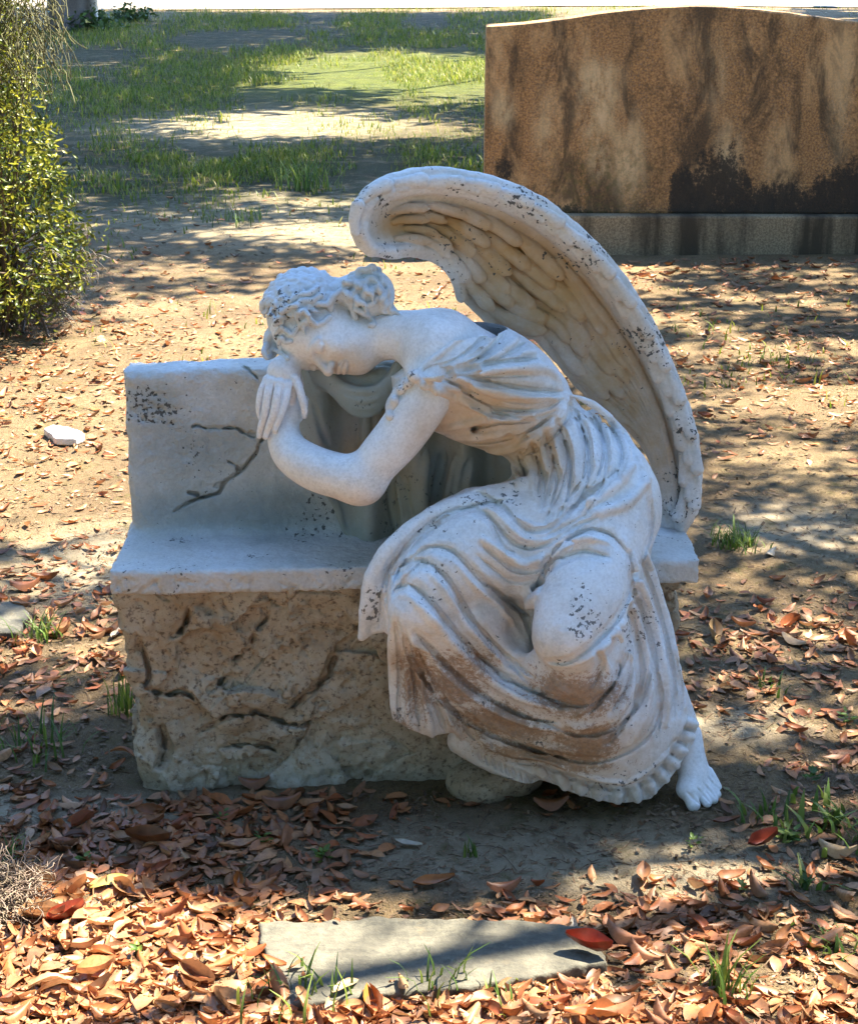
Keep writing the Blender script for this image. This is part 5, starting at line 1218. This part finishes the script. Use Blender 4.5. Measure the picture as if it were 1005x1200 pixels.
lvo = [(np.array([(-.5, 0, 0), (-.1, -.24, .05), (.5, 0, -.05), (-.05, .24, .04)]), np.array([(0, 1, 2, 3)]))]
trunks = [((4.4, 1.2), 'oak whose limbs reach over the statue from the right', []), ((-7.4, 33.5), 'dark oak trunk standing far back at the upper left', []), ((7.0, 12.5), 'oak whose limbs shade the lawn from the right', []), ((10.5, 33), 'far oak that shades the lawn behind the headstone', [])]
for p, s in clusters:
    if s < .2: k = 0
    elif s < .5: k = 2 if p[1] > 7 else (0 if p[1] < 6 else 2)
    else: k = 1 if p[0] < 1 else 3
    trunks[k][2].append((p, s))
for (tx, ty), lab, cs in trunks:
    t = empty('oak_tree', (tx, ty, 0), label=lab, category='tree'); items = []; paths = []
    inv = Matrix.Translation(-Vector(t.location)); H = 3.2 if ty < 5 else 4.2; rt = .28 if ty < 20 else .48
    tr = [(tx, ty, -.1, rt * 1.5), (tx, ty, .25, rt * 1.15), (tx + .05, ty, 1.2, rt), (tx, ty + .1, H * .7, rt * .9), (tx - .1, ty, H, rt * .8)]
    for p, s in cs:
        for k in range(26 if s < .2 else 48):
            o = np.array([r.gauss(0, 1), r.gauss(0, 1), r.gauss(0, .7)]) * s * .5
            items.append((*(p + o), s * r.uniform(.34, .62), r.uniform(-1, 1), r.uniform(-1, 1), r.uniform(0, 6.28), k, r.random()))
    if not cs: continue
    pos_ = np.array([p for p, s in cs]); K = 14; cen = pos_[nrs.choice(len(pos_), K)]
    for _ in range(5):
        lab_ = ((pos_[:, None] - cen[None]) ** 2).sum(-1).argmin(1)
        for k in range(K):
            if (lab_ == k).any(): cen[k] = pos_[lab_ == k].mean(0)
    for k in range(K):
        a = np.array([tx, ty, H * .95]); m = a * .45 + cen[k] * .55 + (0, 0, .6)
        paths.append(spline([(*a, rt * .30), (*m, rt * .13), (*cen[k], rt * .05)], .3))
        for p in pos_[lab_ == k][::5]:
            paths.append(spline([(*cen[k], rt * .04), (*((cen[k] + p) / 2 + (0, 0, .1)), rt * .025), (*p, rt * .01)], .3))
    limb_mesh('trunk', [spline(tr, .3)], M_bark, t, 14).matrix_parent_inverse = inv
    limb_mesh('limbs', paths, M_bark, t, 5).matrix_parent_inverse = inv
    scatter('crown', items, lvo, M_oak, parent=t).matrix_parent_inverse = inv
# woods put in unseen at the sides and back to cut sky light
r = random.Random(77); items = []
for i in range(9000):
    a = R(r.uniform(62, 298)); d = r.uniform(11, 17); h = 20 * r.random() ** 1.2 + .2 
    items.append((d * math.sin(a), d * math.cos(a) + 1, h, r.uniform(.9, 1.8), r.uniform(-1, 1), r.uniform(-1, 1), r.uniform(0, 6.28), 0, r.random()))
for i in range(4500):
    a = R(r.choice((1, -1)) * r.uniform(19, 62)); d = r.uniform(34, 52); items.append((d * math.sin(a), d * math.cos(a), 20 * r.random() ** 1.2 + .3, r.uniform(1.8, 3.2), r.uniform(-1, 1), r.uniform(-1, 1), r.uniform(0, 6.28), 0, r.random()))
items = [i for i in items if not (14 > i[0] > 4 and i[1] > -3 and i[2] > 3.0)]
scatter('added_woods', items, lvo, M_oak, kind='stuff', label='dense green woods out of view, put in to block sky light', category='added_woods')
for a, b, n_, w_, lab in ((100, 34, 500, .55, 'low dark bush at the foot of the far oak'), (150, 22, 350, .5, 'low dark bush right of the far oak')):
    g = G(a, b); it = []
    for k in range(n_): it.append((r.gauss(0, w_ * .6), r.gauss(0, w_ * .5), abs(r.gauss(0, w_ * .35)), r.uniform(.10, .2), r.uniform(-1, 1), r.uniform(-1, 1), r.uniform(0, 6.28), 0, r.random()))
    o = scatter('bush', it, lvo, M_oak, label=lab, category='bush'); o.location = (g[0], g[1], float(gh(g[0], g[1])))
SKY = .10; SUNE = 3.7; EXPO = 3.28
# ------------------------------------------------------------------ light, sky, camera
SUN_EL = R(58); SUN_AZ = R(62)      # azimuth measured from +y towards +x
sd = Vector((math.sin(SUN_AZ) * math.cos(SUN_EL), math.cos(SUN_AZ) * math.cos(SUN_EL), math.sin(SUN_EL)))
w = bpy.data.worlds.new('World'); bpy.context.scene.world = w; w.use_nodes = True; nt = w.node_tree
bg = nt.nodes['Background']; sk = nt.nodes.new('ShaderNodeTexSky'); sk.sky_type = 'NISHITA'; sk.sun_disc = False
sk.sun_elevation = SUN_EL; sk.sun_rotation = SUN_AZ; sk.air_density = 1.0; sk.dust_density = .2; sk.ozone_density = 6
nt.links.new(sk.outputs[0], bg.inputs[0]); bg.inputs[1].default_value = SKY
sl = bpy.data.lights.new('sun', 'SUN'); sl.energy = SUNE; sl.angle = R(.5); sl.color = (1, .91, .74)
so = bpy.data.objects.new('sun', sl); C.objects.link(so); so.rotation_euler = sd.to_track_quat('Z', 'Y').to_euler(); so.location = (0, 0, 12)
cd = bpy.data.cameras.new('camera'); cd.sensor_fit = 'VERTICAL'; cd.sensor_height = 24; cd.lens = 24 * F / 1200; cd.clip_start = .05; cd.clip_end = 500
co = bpy.data.objects.new('camera', cd); C.objects.link(co); co.location = CAM; co.rotation_euler = (math.pi / 2 - PITCH, 0, 0)
sc = bpy.context.scene; sc.camera = co
sc.view_settings.view_transform = 'Standard'; sc.view_settings.look = 'None'; sc.view_settings.gamma = 1; sc.view_settings.exposure = EXPO
sc.cycles.use_denoising = True; sc.cycles.max_bounces = 8; sc.cycles.diffuse_bounces = 4
